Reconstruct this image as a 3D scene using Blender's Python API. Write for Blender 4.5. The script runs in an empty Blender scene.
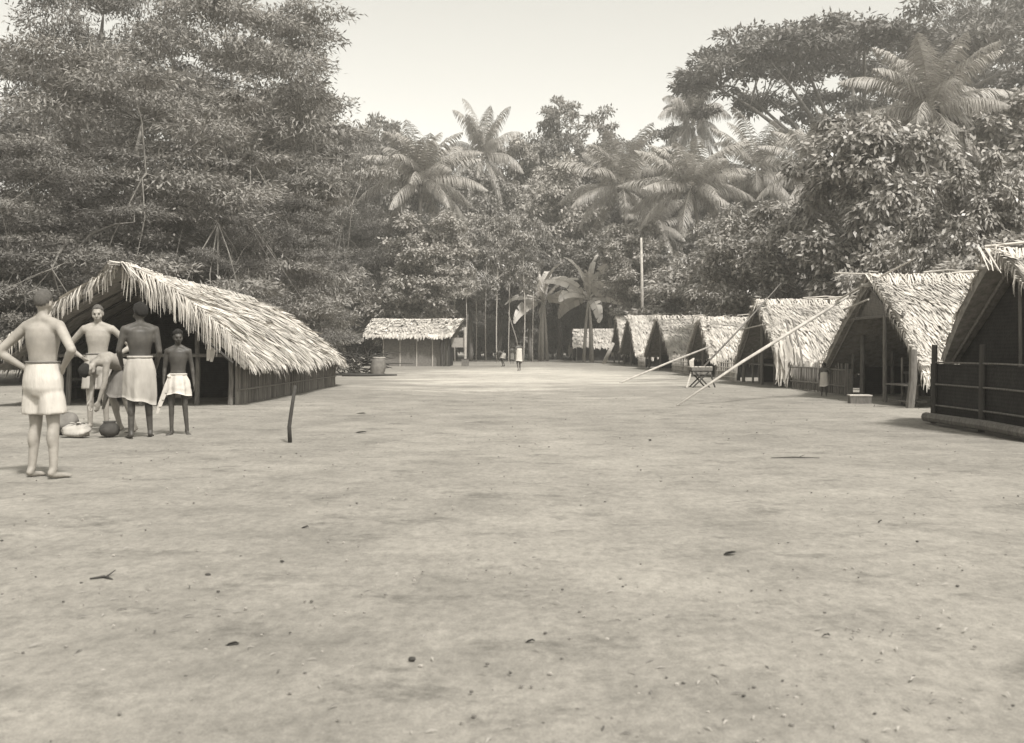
import bpy, bmesh, math, random
import numpy as np
from mathutils import Vector, Matrix, noise

random.seed(7)
rng = np.random.default_rng(11)
R = math.radians
scene = bpy.context.scene
col = scene.collection
F = 1060.0; CX = 512.0; HY = 348.0; CH = 1.15      # focal length in pixels, principal column, horizon row, eye height

# ------------------------------------------------------------------ camera, sky, sun, exposure
cam = bpy.data.cameras.new('camera'); cam_o = bpy.data.objects.new('camera', cam); col.objects.link(cam_o)
cam_o.location = (0, 0, CH); cam_o.rotation_euler = (R(90), 0, 0)
cam.sensor_width = 36; cam.lens = 36 * F / 1024; cam.shift_y = -(371.5 - HY) / 1024
cam.clip_start = 0.05; cam.clip_end = 3000
cam.dof.use_dof = True; cam.dof.focus_distance = 30; cam.dof.aperture_fstop = 5.0
scene.camera = cam_o
SUN_EL, SUN_AZ = 54, 150          # azimuth clockwise from +Y: 150 = behind the camera, to its right
w = bpy.data.worlds.new('World'); scene.world = w; w.use_nodes = True
nt = w.node_tree; nt.nodes.clear()
sky = nt.nodes.new('ShaderNodeTexSky'); sky.sky_type = 'NISHITA'; sky.sun_disc = False
sky.sun_elevation = R(SUN_EL); sky.sun_rotation = R(SUN_AZ); sky.dust_density = 1.5; sky.air_density = 1.0; sky.ozone_density = 1
bw = nt.nodes.new('ShaderNodeRGBToBW'); tint = nt.nodes.new('ShaderNodeMix'); tint.data_type = 'RGBA'; tint.blend_type = 'MULTIPLY'
tint.inputs[0].default_value = 1; tint.inputs[7].default_value = (1.0, 0.98, 0.9, 1)
bgd = nt.nodes.new('ShaderNodeBackground'); bgd.inputs[1].default_value = 0.15
wo = nt.nodes.new('ShaderNodeOutputWorld')
nt.links.new(sky.outputs[0], bw.inputs[0]); nt.links.new(bw.outputs[0], tint.inputs[6])
nt.links.new(tint.outputs[2], bgd.inputs[0]); nt.links.new(bgd.outputs[0], wo.inputs[0])
sl = bpy.data.lights.new('sun', 'SUN'); sl.energy = 2.8; sl.angle = R(6); sl.color = (1, 0.97, 0.93)
so = bpy.data.objects.new('sun', sl); col.objects.link(so)
sd = Vector((math.sin(R(SUN_AZ)) * math.cos(R(SUN_EL)), math.cos(R(SUN_AZ)) * math.cos(R(SUN_EL)), math.sin(R(SUN_EL))))
so.rotation_euler = sd.to_track_quat('Z', 'Y').to_euler(); so.location = (30, -40, 60)
scene.view_settings.view_transform = 'Standard'; scene.view_settings.look = 'None'
scene.view_settings.exposure = 1.1; scene.view_settings.gamma = 1.0; scene.view_settings.use_curve_mapping = False
scene.cycles.max_bounces = 6; scene.cycles.diffuse_bounces = 3; scene.cycles.transmission_bounces = 3
scene.cycles.volume_bounces = 0; scene.cycles.transparent_max_bounces = 8

# ------------------------------------------------------------------ helpers
def wx(px, Y): return (px - CX) * Y / F
def wz(py, Y): return CH - (py - HY) * Y / F

def tone(v, t=1.0):
    return (v * (1 + .068 * t), v, v * (1 - .1 * t), 1)

def mat(name, lo, hi, t=1.0, scale=6.0, rough=.9, bump=0.0, bscale=None, trans=0.0, island=True, stretch=None, detail=6, wave=None, islw=.7):
    m = bpy.data.materials.new(name); m.use_nodes = True
    n = m.node_tree; n.nodes.clear(); L = n.links.new
    out = n.nodes.new('ShaderNodeOutputMaterial')
    tc = n.nodes.new('ShaderNodeTexCoord'); mp = n.nodes.new('ShaderNodeMapping')
    L(tc.outputs['Object'], mp.inputs[0])
    if stretch: mp.inputs['Scale'].default_value = stretch
    nz = n.nodes.new('ShaderNodeTexNoise'); nz.inputs['Scale'].default_value = scale; nz.inputs['Detail'].default_value = detail
    nz.inputs['Roughness'].default_value = .62
    L(mp.outputs[0], nz.inputs['Vector'])
    st = n.nodes.new('ShaderNodeMapRange'); st.inputs[1].default_value = .3; st.inputs[2].default_value = .7
    L(nz.outputs[0], st.inputs[0])
    fac = st.outputs[0]
    if island:
        g = n.nodes.new('ShaderNodeNewGeometry'); mx = n.nodes.new('ShaderNodeMix'); mx.inputs[0].default_value = islw
        L(fac, mx.inputs[2]); L(g.outputs['Random Per Island'], mx.inputs[3]); fac = mx.outputs[0]
    if wave:
        wv = n.nodes.new('ShaderNodeTexWave'); wv.bands_direction = wave[0]; wv.inputs['Scale'].default_value = wave[1]
        wv.inputs['Distortion'].default_value = 1.5; wv.inputs['Detail'].default_value = 2
        L(mp.outputs[0], wv.inputs['Vector'])
        mw = n.nodes.new('ShaderNodeMix'); mw.inputs[0].default_value = wave[2]
        L(fac, mw.inputs[2]); L(wv.outputs[1], mw.inputs[3]); fac = mw.outputs[0]
    cr = n.nodes.new('ShaderNodeMix'); cr.data_type = 'RGBA'
    cr.inputs[6].default_value = tone(lo, t); cr.inputs[7].default_value = tone(hi, t)
    L(fac, cr.inputs[0])
    if trans:
        d = n.nodes.new('ShaderNodeBsdfPrincipled'); d.inputs['Roughness'].default_value = rough
        d.inputs['Specular IOR Level'].default_value = .35
        tl = n.nodes.new('ShaderNodeBsdfTranslucent'); ms = n.nodes.new('ShaderNodeMixShader'); ms.inputs[0].default_value = trans
        L(cr.outputs[2], d.inputs[0]); L(cr.outputs[2], tl.inputs[0]); L(d.outputs[0], ms.inputs[1]); L(tl.outputs[0], ms.inputs[2])
        L(ms.outputs[0], out.inputs[0])
    else:
        d = n.nodes.new('ShaderNodeBsdfPrincipled'); d.inputs['Roughness'].default_value = rough
        d.inputs['Specular IOR Level'].default_value = .25
        L(cr.outputs[2], d.inputs[0]); L(d.outputs[0], out.inputs[0])
        if bump:
            b = n.nodes.new('ShaderNodeBump'); b.inputs['Strength'].default_value = bump; b.inputs['Distance'].default_value = .02
            n2 = n.nodes.new('ShaderNodeTexNoise'); n2.inputs['Scale'].default_value = bscale or scale * 4; n2.inputs['Detail'].default_value = 5
            L(mp.outputs[0], n2.inputs['Vector']); L(n2.outputs[0], b.inputs['Height']); L(b.outputs[0], d.inputs['Normal'])
    return m

M = {}
M['thatch'] = mat('thatch', 0.2, 0.6, 1, 1.1, islw=.5, detail=4)
M['thatch_base'] = mat('thatch_base', .12, .28, 1, 8, island=False, bump=.6)
M['frond_dry'] = mat('frond_dry', .22, .6, 1, 4, trans=.15)
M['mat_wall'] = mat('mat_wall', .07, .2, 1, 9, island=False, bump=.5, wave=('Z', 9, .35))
M['mat_dark_shade'] = mat('mat_dark_shade', 0.007, 0.028, 1, 7, island=False, bump=.4, wave=('Z', 6, .3))  # near-black: hut interior shade put into the mat colour; dark woven walls share it
M['mat_pale'] = mat('mat_pale', .2, .36, 1, 9, island=False, bump=.5, wave=('X', 8, .4))
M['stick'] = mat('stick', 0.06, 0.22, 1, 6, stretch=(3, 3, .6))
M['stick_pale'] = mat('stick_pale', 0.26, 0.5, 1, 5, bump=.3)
M['post'] = mat('post', .07, .17, 1, 10, island=False, bump=.5, stretch=(3, 3, .5))
M['pole'] = mat('pole', .24, .42, 1, 4, island=False, bump=.3)
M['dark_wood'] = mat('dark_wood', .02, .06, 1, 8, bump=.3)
M['skin_dark'] = mat('skin_dark', .035, .07, 1.2, 9, rough=.5, island=False)
M['skin_mid'] = mat('skin_mid', 0.17, 0.25, 1.2, 9, rough=.5, island=False)
M['skin_pale'] = mat('skin_pale', 0.2, 0.29, 1.2, 7, rough=.55, island=False)
M['hair'] = mat('hair', .012, .03, 1, 60, island=False, bump=.8)
M['hair_fair'] = mat('hair_fair', .07, .13, 1, 60, island=False, bump=.8)
M['cloth_white'] = mat('cloth_white', 0.36, 0.5, 1, 7, island=False, bump=.9, bscale=14, stretch=(1, 1, .3))
M['cloth_tan'] = mat('cloth_tan', .24, .36, 1, 6, island=False, bump=.9, bscale=14, stretch=(1, 1, .3))
M['cloth_grey'] = mat('cloth_grey', .1, .17, 1, 6, island=False, bump=.9, bscale=14, stretch=(1, 1, .3))
M['bark'] = mat('bark', .08, .2, 1, 5, island=False, bump=.6, stretch=(2, 2, .5))
M['bark_pale'] = mat('bark_pale', .24, .42, 1, 5, island=False, bump=.4, stretch=(2, 2, .7))
M['leaf_dark'] = mat('leaf_dark', 0.08, 0.21, .9, .5, trans=.22, rough=.6)
M['leaf_mid'] = mat('leaf_mid', 0.12, 0.31, .9, .5, trans=.25, rough=.6)
M['leaf_light'] = mat('leaf_light', 0.18, 0.44, .9, .5, trans=.28, rough=.6)
M['leaf_gloss'] = mat('leaf_gloss', 0.13, 0.38, .9, .8, trans=.18, rough=.38)
M['palm'] = mat('palm', 0.19, 0.42, .9, .6, trans=.25, rough=.5)
M['banana'] = mat('banana', 0.38, 0.64, .9, .8, trans=.3, rough=.45)
M['grit'] = mat('grit', 0.05, 0.3, 1, 3, islw=1.0)
M['clay'] = mat('clay', .03, .07, 1, 8, island=False, bump=.2)

def tag(o, label=None, cat=None, group=None, kind=None):
    if label: o['label'] = label
    if cat: o['category'] = cat
    if group: o['group'] = group
    if kind: o['kind'] = kind
    return o

def empty(name, loc=(0, 0, 0), rz=0, label=None, cat=None, group=None):
    o = bpy.data.objects.new(name, None); o.empty_display_size = .3
    o.location = loc; o.rotation_euler = (0, 0, rz); col.objects.link(o)
    return tag(o, label, cat, group)

def copy_tree(o, parent=None):
    c = o.copy(); col.objects.link(c)
    if parent: c.parent = parent
    for ch in list(o.children): copy_tree(ch, c)
    return c

class MB:
    def __init__(s): s.v = []; s.f = []
    def add(s, vs, fs):
        b = len(s.v); s.v.extend([tuple(p) for p in vs]); s.f.extend([tuple(b + i for i in f) for f in fs]); return s
    def box(s, c, d, rot=None):
        h = [x / 2 for x in d]; vs = []
        for z in (-1, 1):
            for y in (-1, 1):
                for x in (-1, 1):
                    p = Vector((x * h[0], y * h[1], z * h[2]))
                    if rot is not None: p = rot @ p
                    vs.append(p + Vector(c))
        return s.add(vs, [(0, 2, 3, 1), (4, 5, 7, 6), (0, 1, 5, 4), (2, 6, 7, 3), (0, 4, 6, 2), (1, 3, 7, 5)])
    def tube(s, pts, rad, n=7, cap=True):
        pts = [Vector(p) for p in pts]; k = len(pts)
        if not hasattr(rad, '__len__'): rad = [rad] * k
        rings = []; up = Vector((0, 0, 1))
        d0 = (pts[1] - pts[0]).normalized()
        a = d0.cross(up)
        if a.length < .05: a = Vector((1, 0, 0))
        a.normalize()
        for i, p in enumerate(pts):
            d = (pts[min(i + 1, k - 1)] - pts[max(i - 1, 0)]).normalized()
            a = (a - d * a.dot(d)).normalized(); b = d.cross(a)
            rings.append([p + (a * math.cos(2 * math.pi * j / n) + b * math.sin(2 * math.pi * j / n)) * rad[i] for j in range(n)])
        vs = [q for r in rings for q in r]
        fs = [(i * n + j, i * n + (j + 1) % n, (i + 1) * n + (j + 1) % n, (i + 1) * n + j) for i in range(k - 1) for j in range(n)]
        if cap: fs += [tuple(range(n))[::-1], tuple((k - 1) * n + j for j in range(n))]
        return s.add(vs, fs)
    def ribbon(s, pts, wid, side, fold=0.0):
        pts = [Vector(p) for p in pts]; side = Vector(side).normalized(); k = len(pts); vs = []
        for i, p in enumerate(pts):
            wi = wid[i] if hasattr(wid, '__len__') else wid
            vs += [p - side * wi / 2, p + side * wi / 2]
        return s.add(vs, [(2 * i, 2 * i + 1, 2 * i + 3, 2 * i + 2) for i in range(k - 1)])
    def ellipsoid(s, c, r, rot=None, n=10, m=7, jit=0):
        vs = []; fs = []
        for i in range(m + 1):
            th = math.pi * i / m
            for j in range(n):
                ph = 2 * math.pi * j / n
                q = 1 + (random.uniform(-jit, jit) if jit and 0 < i < m else 0)
                p = Vector((r[0] * math.sin(th) * math.cos(ph) * q, r[1] * math.sin(th) * math.sin(ph) * q, r[2] * math.cos(th) * q))
                if rot is not None: p = rot @ p
                vs.append(p + Vector(c))
        for i in range(m):
            for j in range(n):
                fs.append((i * n + j, (i + 1) * n + j, (i + 1) * n + (j + 1) % n, i * n + (j + 1) % n))
        return s.add(vs, fs)
    def build(s, name, m, parent=None, smooth=False, weld=False):
        me = bpy.data.meshes.new(name); me.from_pydata(s.v, [], s.f)
        if weld:
            bm = bmesh.new(); bm.from_mesh(me); bmesh.ops.remove_doubles(bm, verts=bm.verts, dist=1e-4)
            bmesh.ops.recalc_face_normals(bm, faces=bm.faces); bm.to_mesh(me); bm.free()
        me.materials.append(m)
        if smooth: me.polygons.foreach_set('use_smooth', [True] * len(me.polygons))
        me.update()
        o = bpy.data.objects.new(name, me); col.objects.link(o)
        if parent: o.parent = parent
        return o

def fast_mesh(name, V, Q):
    me = bpy.data.meshes.new(name); nv = len(V); nf = len(Q); k = Q.shape[1]
    me.vertices.add(nv); me.vertices.foreach_set('co', V.astype(np.float32).ravel())
    me.loops.add(nf * k); me.loops.foreach_set('vertex_index', Q.astype(np.int32).ravel())
    me.polygons.add(nf); me.polygons.foreach_set('loop_start', np.arange(0, nf * k, k, dtype=np.int32))
    me.polygons.foreach_set('loop_total', np.full(nf, k, dtype=np.int32))
    me.update(calc_edges=True); return me

def norm(a): return a / (np.linalg.norm(a, axis=-1, keepdims=True) + 1e-9)

def leaves(P, D, N, L, W):
    """rhombic leaves: P base, D direction, N rough normal, L length, W width"""
    D = norm(D); S = norm(np.cross(D, N)); Nn = np.cross(S, D)
    L = L[:, None]; W = W[:, None]
    V = np.stack([P, P + D * L * .45 + S * W * .5 - Nn * L * .04, P + D * L - Nn * L * .12, P + D * L * .45 - S * W * .5 - Nn * L * .04], 1).reshape(-1, 3)
    Q = np.arange(len(V)).reshape(-1, 4)
    return V, Q

# ------------------------------------------------------------------ setting: ground
def make_ground():
    m = bpy.data.materials.new('packed_earth'); m.use_nodes = True
    n = m.node_tree; L = n.links.new; bs = n.nodes['Principled BSDF']; bs.inputs['Roughness'].default_value = .95; bs.inputs['Specular IOR Level'].default_value = .15
    tc = n.nodes.new('ShaderNodeTexCoord')
    def nz(sc, det, sx=1, sy=1, ro=.6):
        mp = n.nodes.new('ShaderNodeMapping'); mp.inputs['Scale'].default_value = (sx, sy, 1); L(tc.outputs['Object'], mp.inputs[0])
        a = n.nodes.new('ShaderNodeTexNoise'); a.inputs['Scale'].default_value = sc; a.inputs['Detail'].default_value = det; a.inputs['Roughness'].default_value = ro
        L(mp.outputs[0], a.inputs[0]); return a.outputs[0]
    def mr(x, a, b, c, d):
        k = n.nodes.new('ShaderNodeMapRange'); k.inputs[1].default_value = a; k.inputs[2].default_value = b; k.inputs[3].default_value = c; k.inputs[4].default_value = d
        L(x, k.inputs[0]); return k.outputs[0]
    def mt(op, x, y):
        k = n.nodes.new('ShaderNodeMath'); k.operation = op
        for i, q in enumerate((x, y)):
            if isinstance(q, (int, float)): k.inputs[i].default_value = q
            else: L(q, k.inputs[i])
        return k.outputs[0]
    big = mr(nz(.16, 5, 1, .8), .3, .72, .18, .275)
    medb = mr(nz(1.1, 10, 1, 1, .74), .33, .62, .74, 1.12)
    fine = mr(nz(16, 8, 1, .6, .85), .34, .66, .7, 1.2)
    grain = mr(nz(170, 4), .3, .7, .8, 1.16)
    v = mt('MULTIPLY', mt('MULTIPLY', big, medb), mt('MULTIPLY', fine, grain))
    # dark scuffed litter stains
    st = mr(nz(1.9, 10, .7, 1, .78), .54, .64, 1, .64)
    v = mt('MULTIPLY', v, st)
    # swept pale sand in the middle of the far clearing
    mp = n.nodes.new('ShaderNodeMapping'); mp.inputs['Location'].default_value = (-.1, -2.25, 0); mp.inputs['Scale'].default_value = (.15, .05, 1)
    L(tc.outputs['Object'], mp.inputs[0]); ln = n.nodes.new('ShaderNodeVectorMath'); ln.operation = 'LENGTH'; L(mp.outputs[0], ln.inputs[0])
    wob = mt('ADD', ln.outputs['Value'], mr(nz(.5, 5, .5, 1), .3, .7, -.35, .35))
    v = mt('MULTIPLY', v, mr(wob, .45, 1.0, 1.75, 1.0))
    cb = n.nodes.new('ShaderNodeCombineColor')
    L(mt('MULTIPLY', v, 1.065), cb.inputs[0]); L(v, cb.inputs[1]); L(mt('MULTIPLY', v, .88), cb.inputs[2])
    L(cb.outputs[0], bs.inputs[0])
    b = n.nodes.new('ShaderNodeBump'); b.inputs['Strength'].default_value = .55; b.inputs['Distance'].default_value = .035
    L(mt('ADD', nz(3.5, 8, 1, 1, .7), mt('MULTIPLY', nz(30, 5), .25)), b.inputs['Height']); L(b.outputs[0], bs.inputs['Normal'])
    xs = np.concatenate([np.linspace(-600, -30, 10), np.linspace(-16, 14, 210), np.linspace(25, 600, 10)])
    ys = np.concatenate([np.linspace(-60, 0, 4), np.linspace(1.5, 30, 210), np.linspace(36, 120, 15), np.linspace(140, 1200, 12)])
    def gz(x, y):
        if not (-15.5 < x < 13.5 and 2 < y < 29.5): return 0
        return .02 * noise.noise(Vector((x * .9, y * .9, 0))) + .012 * noise.noise(Vector((x * 3.1, y * 3.1, 4))) + .005 * noise.noise(Vector((x * 7, y * 7, 9)))
    V = np.array([(x, y, gz(x, y)) for y in ys for x in xs]); nx = len(xs)
    Q = np.array([(j * nx + i, j * nx + i + 1, (j + 1) * nx + i + 1, (j + 1) * nx + i) for j in range(len(ys) - 1) for i in range(nx - 1)])
    me = fast_mesh('ground', V, Q); me.materials.append(m); me.polygons.foreach_set('use_smooth', [True] * len(me.polygons))
    o = bpy.data.objects.new('ground', me); col.objects.link(o); tag(o, kind='structure')
make_ground()

# ------------------------------------------------------------------ thatch
def curve_pt(c, u):
    """c: list of points, u in 0..1 along its index"""
    t = u * (len(c) - 1); i = min(int(t), len(c) - 2); f = t - i
    return Vector(c[i]).lerp(Vector(c[i + 1]), f)

def thatch(top, bot, bulge, name, parent, ulen, slope, course=.24, sw=.06, lift=.07, drop=.42, thick=.12, mt='thatch', sag=.02, seed=1, jit=.4):
    """a roof plane between a top curve and a bottom curve: a thick under-layer with overlapping rows of leaf strips"""
    rd = random.Random(seed)
    def P(u, v):
        a = curve_pt(top, u); b = curve_pt(bot, u); p = a.lerp(b, v)
        nn = nrm(u)
        return p + nn * (bulge * math.sin(math.pi * v)) + Vector((0, 0, sag * noise.noise(Vector((u * ulen * .6, v * 3, seed * 3.1)))))
    def nrm(u):
        a = curve_pt(top, u); b = curve_pt(bot, u)
        e = curve_pt(bot, min(1, u + .02)) - curve_pt(bot, max(0, u - .02)) + (curve_pt(top, min(1, u + .02)) - curve_pt(top, max(0, u - .02)))
        k = (b - a).cross(e)
        if k.z < 0: k = -k
        return k.normalized()
    nu = max(4, int(ulen / .35)); nv = 9
    mb = MB()
    for side, off in ((0, 0), (1, -thick)):
        vs = [P(i / nu, j / nv) + nrm(i / nu) * off for j in range(nv + 1) for i in range(nu + 1)]
        fs = [(j * (nu + 1) + i, j * (nu + 1) + i + 1, (j + 1) * (nu + 1) + i + 1, (j + 1) * (nu + 1) + i) for j in range(nv) for i in range(nu)]
        if side: fs = [f[::-1] for f in fs]
        mb.add(vs, fs)
    k = (nu + 1) * (nv + 1)
    rim = [i for i in range(nu + 1)] + [j * (nu + 1) + nu for j in range(1, nv + 1)] + [nv * (nu + 1) + i for i in range(nu - 1, -1, -1)] + [j * (nu + 1) for j in range(nv - 1, 0, -1)]
    for a, b in zip(rim, rim[1:] + rim[:1]): mb.f.append((a, b, b + k, a + k))
    base = mb.build('roof', M['thatch_base'], parent)
    # leaf strips
    st = MB(); rows = max(4, int(slope / course))
    for r in range(rows + 1):
        v0 = (r - .15) / rows
        if v0 > .97: continue
        npc = int(ulen / (sw * .62))
        wob = rd.random() * 10
        for q in range(npc):
            u = (q + rd.random()) / npc
            if rd.random() < .06: continue
            vv = max(0.0, v0 + rd.uniform(-.03, .03) + .022 * math.sin(u * ulen * 1.3 + wob))
            n_ = nrm(u)
            ln = (course * 1.55 + rd.random() * course * .8) / slope
            skew = rd.gauss(0, .12) * course / ulen
            pts = []; lf = lift * rd.uniform(.3, 1.35)
            if rd.random() < .05: lf *= 2.2
            for k2 in range(4):
                t = k2 / 3; v = vv + ln * t
                ex = max(0, v - 1.0) * slope
                p = P(min(1, max(0, u + skew * t)), min(1, v)) + n_ * (lf * (.25 + .9 * t ** 1.3))
                p.z -= ex * .92
                e = (curve_pt(bot, u) - curve_pt(top, u)); e.z = 0
                if e.length > 0: p += e.normalized() * ex * .3
                pts.append(p)
            e = curve_pt(bot, min(1, u + .03)) - curve_pt(bot, max(0, u - .03))
            if e.length < 1e-4: e = Vector((1, 0, 0))
            e.normalize(); e = (e + n_ * rd.gauss(0, jit)).normalized()
            wd = sw * rd.uniform(.6, 1.5)
            st.ribbon(pts, [wd, wd, wd * .9, wd * .35], e)
    # ragged eave drop
    npc = int(ulen / (sw * .5))
    for q in range(npc):
        u = (q + rd.random()) / npc; n_ = nrm(u)
        p0 = P(u, .93) + n_ * lift * rd.uniform(.1, .7)
        L_ = drop * rd.uniform(.25, 1) * (1.0 if rd.random() > .15 else 1.5)
        e = curve_pt(bot, u) - curve_pt(top, u); e.z = 0
        e = e.normalized() if e.length > 0 else Vector((0, -1, 0))
        p1 = P(u, 1) + n_ * lift * .4; p2 = p1 + e * L_ * .32 + Vector((0, 0, -L_ * .75)) + Vector((rd.gauss(0, .03), rd.gauss(0, .03), 0))
        ed = curve_pt(bot, min(1, u + .03)) - curve_pt(bot, max(0, u - .03))
        if ed.length < 1e-4: ed = Vector((1, 0, 0))
        wd = sw * rd.uniform(.5, 1.1)
        st.ribbon([p0, p1, p1.lerp(p2, .6) + e * .02, p2], [wd, wd, wd * .8, wd * .2], ed.normalized() + n_ * rd.gauss(0, .3))
    lay = st.build('thatch', M[mt], base)
    return P, nrm

def fringe(mb, a, b, out, n, drop, seed=1, clump=True, sw=.035):
    """dry frond ends drooping from an edge a-b"""
    rd = random.Random(seed); a = Vector(a); b = Vector(b); out = Vector(out).normalized(); al = (b - a).normalized()
    for i in range(n):
        t = (i + rd.random()) / n
        if clump and math.sin(t * 12.5 + seed * 2.2) < -.45: continue
        p = a.lerp(b, t) + Vector((0, 0, rd.uniform(-.02, .08)))
        L = drop * rd.uniform(.3, 1.1); jx = rd.gauss(0, .12)
        q = p + out * L * .35 + al * L * (.14 + jx) + Vector((0, 0, .04)); r = p + out * L * .5 + al * L * (.26 + 1.7 * jx) + Vector((0, 0, -L * .3)); s = p + out * L * .46 + al * L * (.26 + 2 * jx) + Vector((0, 0, -L * .9))
        mb.ribbon([p - out * .15, q, r, s], [sw, sw * 1.1, sw * .9, sw * .3], al + out * rd.gauss(0, .4))

def stick_wall(a, b, h, sp, parent, name='wall', m='stick', rad=.022, seed=3, hj=.06, cols=True):
    rd = random.Random(seed); a = Vector(a); b = Vector(b); n = max(2, int((b - a).length / sp)); mb = MB()
    perp = (b - a).normalized().cross(Vector((0, 0, 1)))
    for i in range(n + 1):
        p = a.lerp(b, i / n) + perp * rd.uniform(-.012, .012); r = rad * rd.uniform(.7, 1.25); hh = h * (1 + rd.uniform(-hj, hj))
        l = rd.gauss(0, .012)
        mb.tube([p, p + Vector((l, l, hh * .5)), p + Vector((l * 2, l, hh))], [r, r * .95, r * .85], 6)
    if cols:
        for z in (.3, .8):
            mb.tube([a + perp * rad * 1.6 + Vector((0, 0, h * z)), b + perp * rad * 1.6 + Vector((0, 0, h * z))], rad * .7, 6)
    return mb.build(name, M[m], parent)

# ------------------------------------------------------------------ left long hut with open gable
def left_hut():
    t = empty('long_hut', (-7.6, 26.5, 0), 0, 'long thatched hut with open dark gable and stick side wall, behind the standing people', 'hut')
    def l(x, y, z): return (x + 7.6, y - 26.5, z)
    top = [l(-7.22, 19.6, 2.66), l(-7.5, 22.5, 2.62), l(-7.5, 26, 2.62), l(-7.5, 29.4, 2.55), l(-7.5, 30.2, 2.5), l(-7.5, 30.4, 2.47), l(-7.55, 30.5, 2.45)]
    bot = [l(-5.2, 20.9, .84), l(-5.12, 23.6, .78), l(-5.06, 26.8, .78), l(-5.05, 30, .78), l(-5.15, 32.6, .72), l(-5.75, 33.9, .68), l(-6.9, 34.6, .66)]
    top = [Vector(p) for p in top]; bot = [Vector(p) for p in bot]
    thatch(top, bot, .17, 'roof', t, 14.5, 3.0, course=.2, sw=.038, lift=.06, drop=.3, seed=4, sag=.12)
    top2 = [l(-7.22, 19.62, 2.64), l(-7.5, 22.5, 2.6), l(-7.5, 26, 2.6), l(-7.52, 29.4, 2.53), l(-7.56, 30.2, 2.48), l(-7.6, 30.45, 2.45)]
    bot2 = [l(-10.2, 20.4, .84), l(-10.2, 23.6, .78), l(-10.2, 26.8, .78), l(-10.1, 30, .78), l(-9.7, 33, .7), l(-7.0, 34.6, .66)]
    thatch([Vector(p) for p in top2], [Vector(p) for p in bot2], .15, 'roof', t, 14.0, 3.1, course=.3, sw=.09, lift=.05, drop=.3, seed=5)
    # ridge cap of bent fronds
    rc = MB(); rd = random.Random(3)
    for i in range(620):
        y = rd.uniform(19.3, 30.4); p = Vector(l(-7.5 + .26 * max(0, 1 - (y - 19.6) / 3), y, 2.68 - (y - 19.3) * .012 + rd.uniform(-.03, .04)))
        s = rd.choice((-1, 1)); a = rd.uniform(.25, .6)
        rc.ribbon([p - Vector((s * .08, 0, 0)), p + Vector((s * .12, rd.gauss(0, .1), .03)), p + Vector((s * a, rd.gauss(0, .16), -.1 - .5 * a))], [.05, .06, .015], (0, 1, .2))
    rc.build('ridge_cap', M['thatch'], t)
    # gable fringe
    fr = MB()
    A = Vector(l(-7.25, 19.65, 2.66)); B = Vector(l(-5.25, 21.0, .98))
    def bul(t_): return A.lerp(B, t_) + Vector((.6, -.1, .75)).normalized() * (.17 * math.sin(math.pi * t_))
    for k in range(6):
        fringe(fr, bul(k / 6), bul((k + 1) / 6), (.25, -1, 0), 74 if k < 5 else 26, .62 if k < 4 else .4, seed=21 + k, sw=.022, clump=True)
    A2 = Vector(l(-7.25, 19.62, 2.64)); B2 = Vector(l(-10.15, 20.5, .98))
    fr.build('gable_fringe', M['frond_dry'], t); fr = MB()
    for k in range(4): fringe(fr, A2.lerp(B2, k / 4), A2.lerp(B2, (k + 1) / 4), (-.1, -1, 0), 66, .42, seed=40 + k, sw=.028)
    fr.build('gable_fringe', M['frond_dry'], t); fr = MB()
    for q in ((-5.9, 20.8, 1.32), (-5.83, 20.8, 1.3)):      # a torn leaf hanging by the corner
        p = Vector(l(*q)); fr.ribbon([p, p + Vector((-.02, -.05, -.2)), p + Vector((.03 if q[0] > -5.6 else -.06, -.03, -.42))], [.08, .11, .05], (1, .2, 0))
    fr.build('torn_leaf', M['frond_dry'], t)
    # side walls, back wall
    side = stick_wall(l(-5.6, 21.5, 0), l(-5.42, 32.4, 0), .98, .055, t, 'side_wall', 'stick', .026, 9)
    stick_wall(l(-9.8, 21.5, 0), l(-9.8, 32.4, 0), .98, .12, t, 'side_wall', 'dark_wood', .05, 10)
    bw_ = MB(); bw_.add([l(-9.7, 30.8, 0), l(-5.5, 30.8, 0), l(-5.5, 30.8, .95), l(-7.5, 30.8, 2.3), l(-9.7, 30.8, .95)], [(0, 1, 2, 3, 4)]); bw_.build('back_wall', M['mat_dark_shade'], t)
    pw = MB(); pw.add([l(-9.7, 24.8, 0), l(-5.6, 24.8, 0), l(-5.6, 24.8, .95), l(-7.5, 24.8, 2.4), l(-9.7, 24.8, .95)], [(0, 1, 2, 3, 4)]); pw.build('partition', M['mat_dark_shade'], t)
    for x, y, h in ((-5.66, 21.3, 1.05), (-6.42, 21.6, 1.5), (-7.5, 21.4, 2.5), (-9.0, 21.5, 1.5), (-9.8, 21.3, 1.0)):
        p = MB(); p.tube([l(x, y, 0), l(x + .02, y, h * .5), l(x, y, h)], [.055, .05, .045], 8); p.build('post', M['post'], t)
    p = MB(); p.tube([l(-9.9, 21.35, 1.0), l(-5.5, 21.35, 1.0)], .035, 7); p.build('tie_beam', M['post'], t)
    p = MB(); p.tube([l(-7.5, 19.9, 2.46), l(-7.5, 30.2, 2.38)], .05, 7); p.build('ridge_pole', M['post'], t)
    for k in range(4):
        y = 20.2 + k * .9
        for s in (-1, 1):
            p = MB(); p.tube([l(-7.5, y, 2.44), l(-7.55 + s * 1.2, y, 1.75), l(-7.65 + s * 2.25, y + .3, .86)], .03, 6); p.build('rafter', M['dark_wood'], t)
    # sleeping bench inside
    b = MB(); b.box(l(-8.6, 23.2, .5), (1.6, 2.4, .06))
    for dx in (-.7, .7):
        for dy in (-1.1, 1.1): b.tube([l(-8.6 + dx, 23.2 + dy, 0), l(-8.6 + dx, 23.2 + dy, .48)], .04, 6)
    b.build('bench', M['dark_wood'], t)
left_hut()

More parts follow.
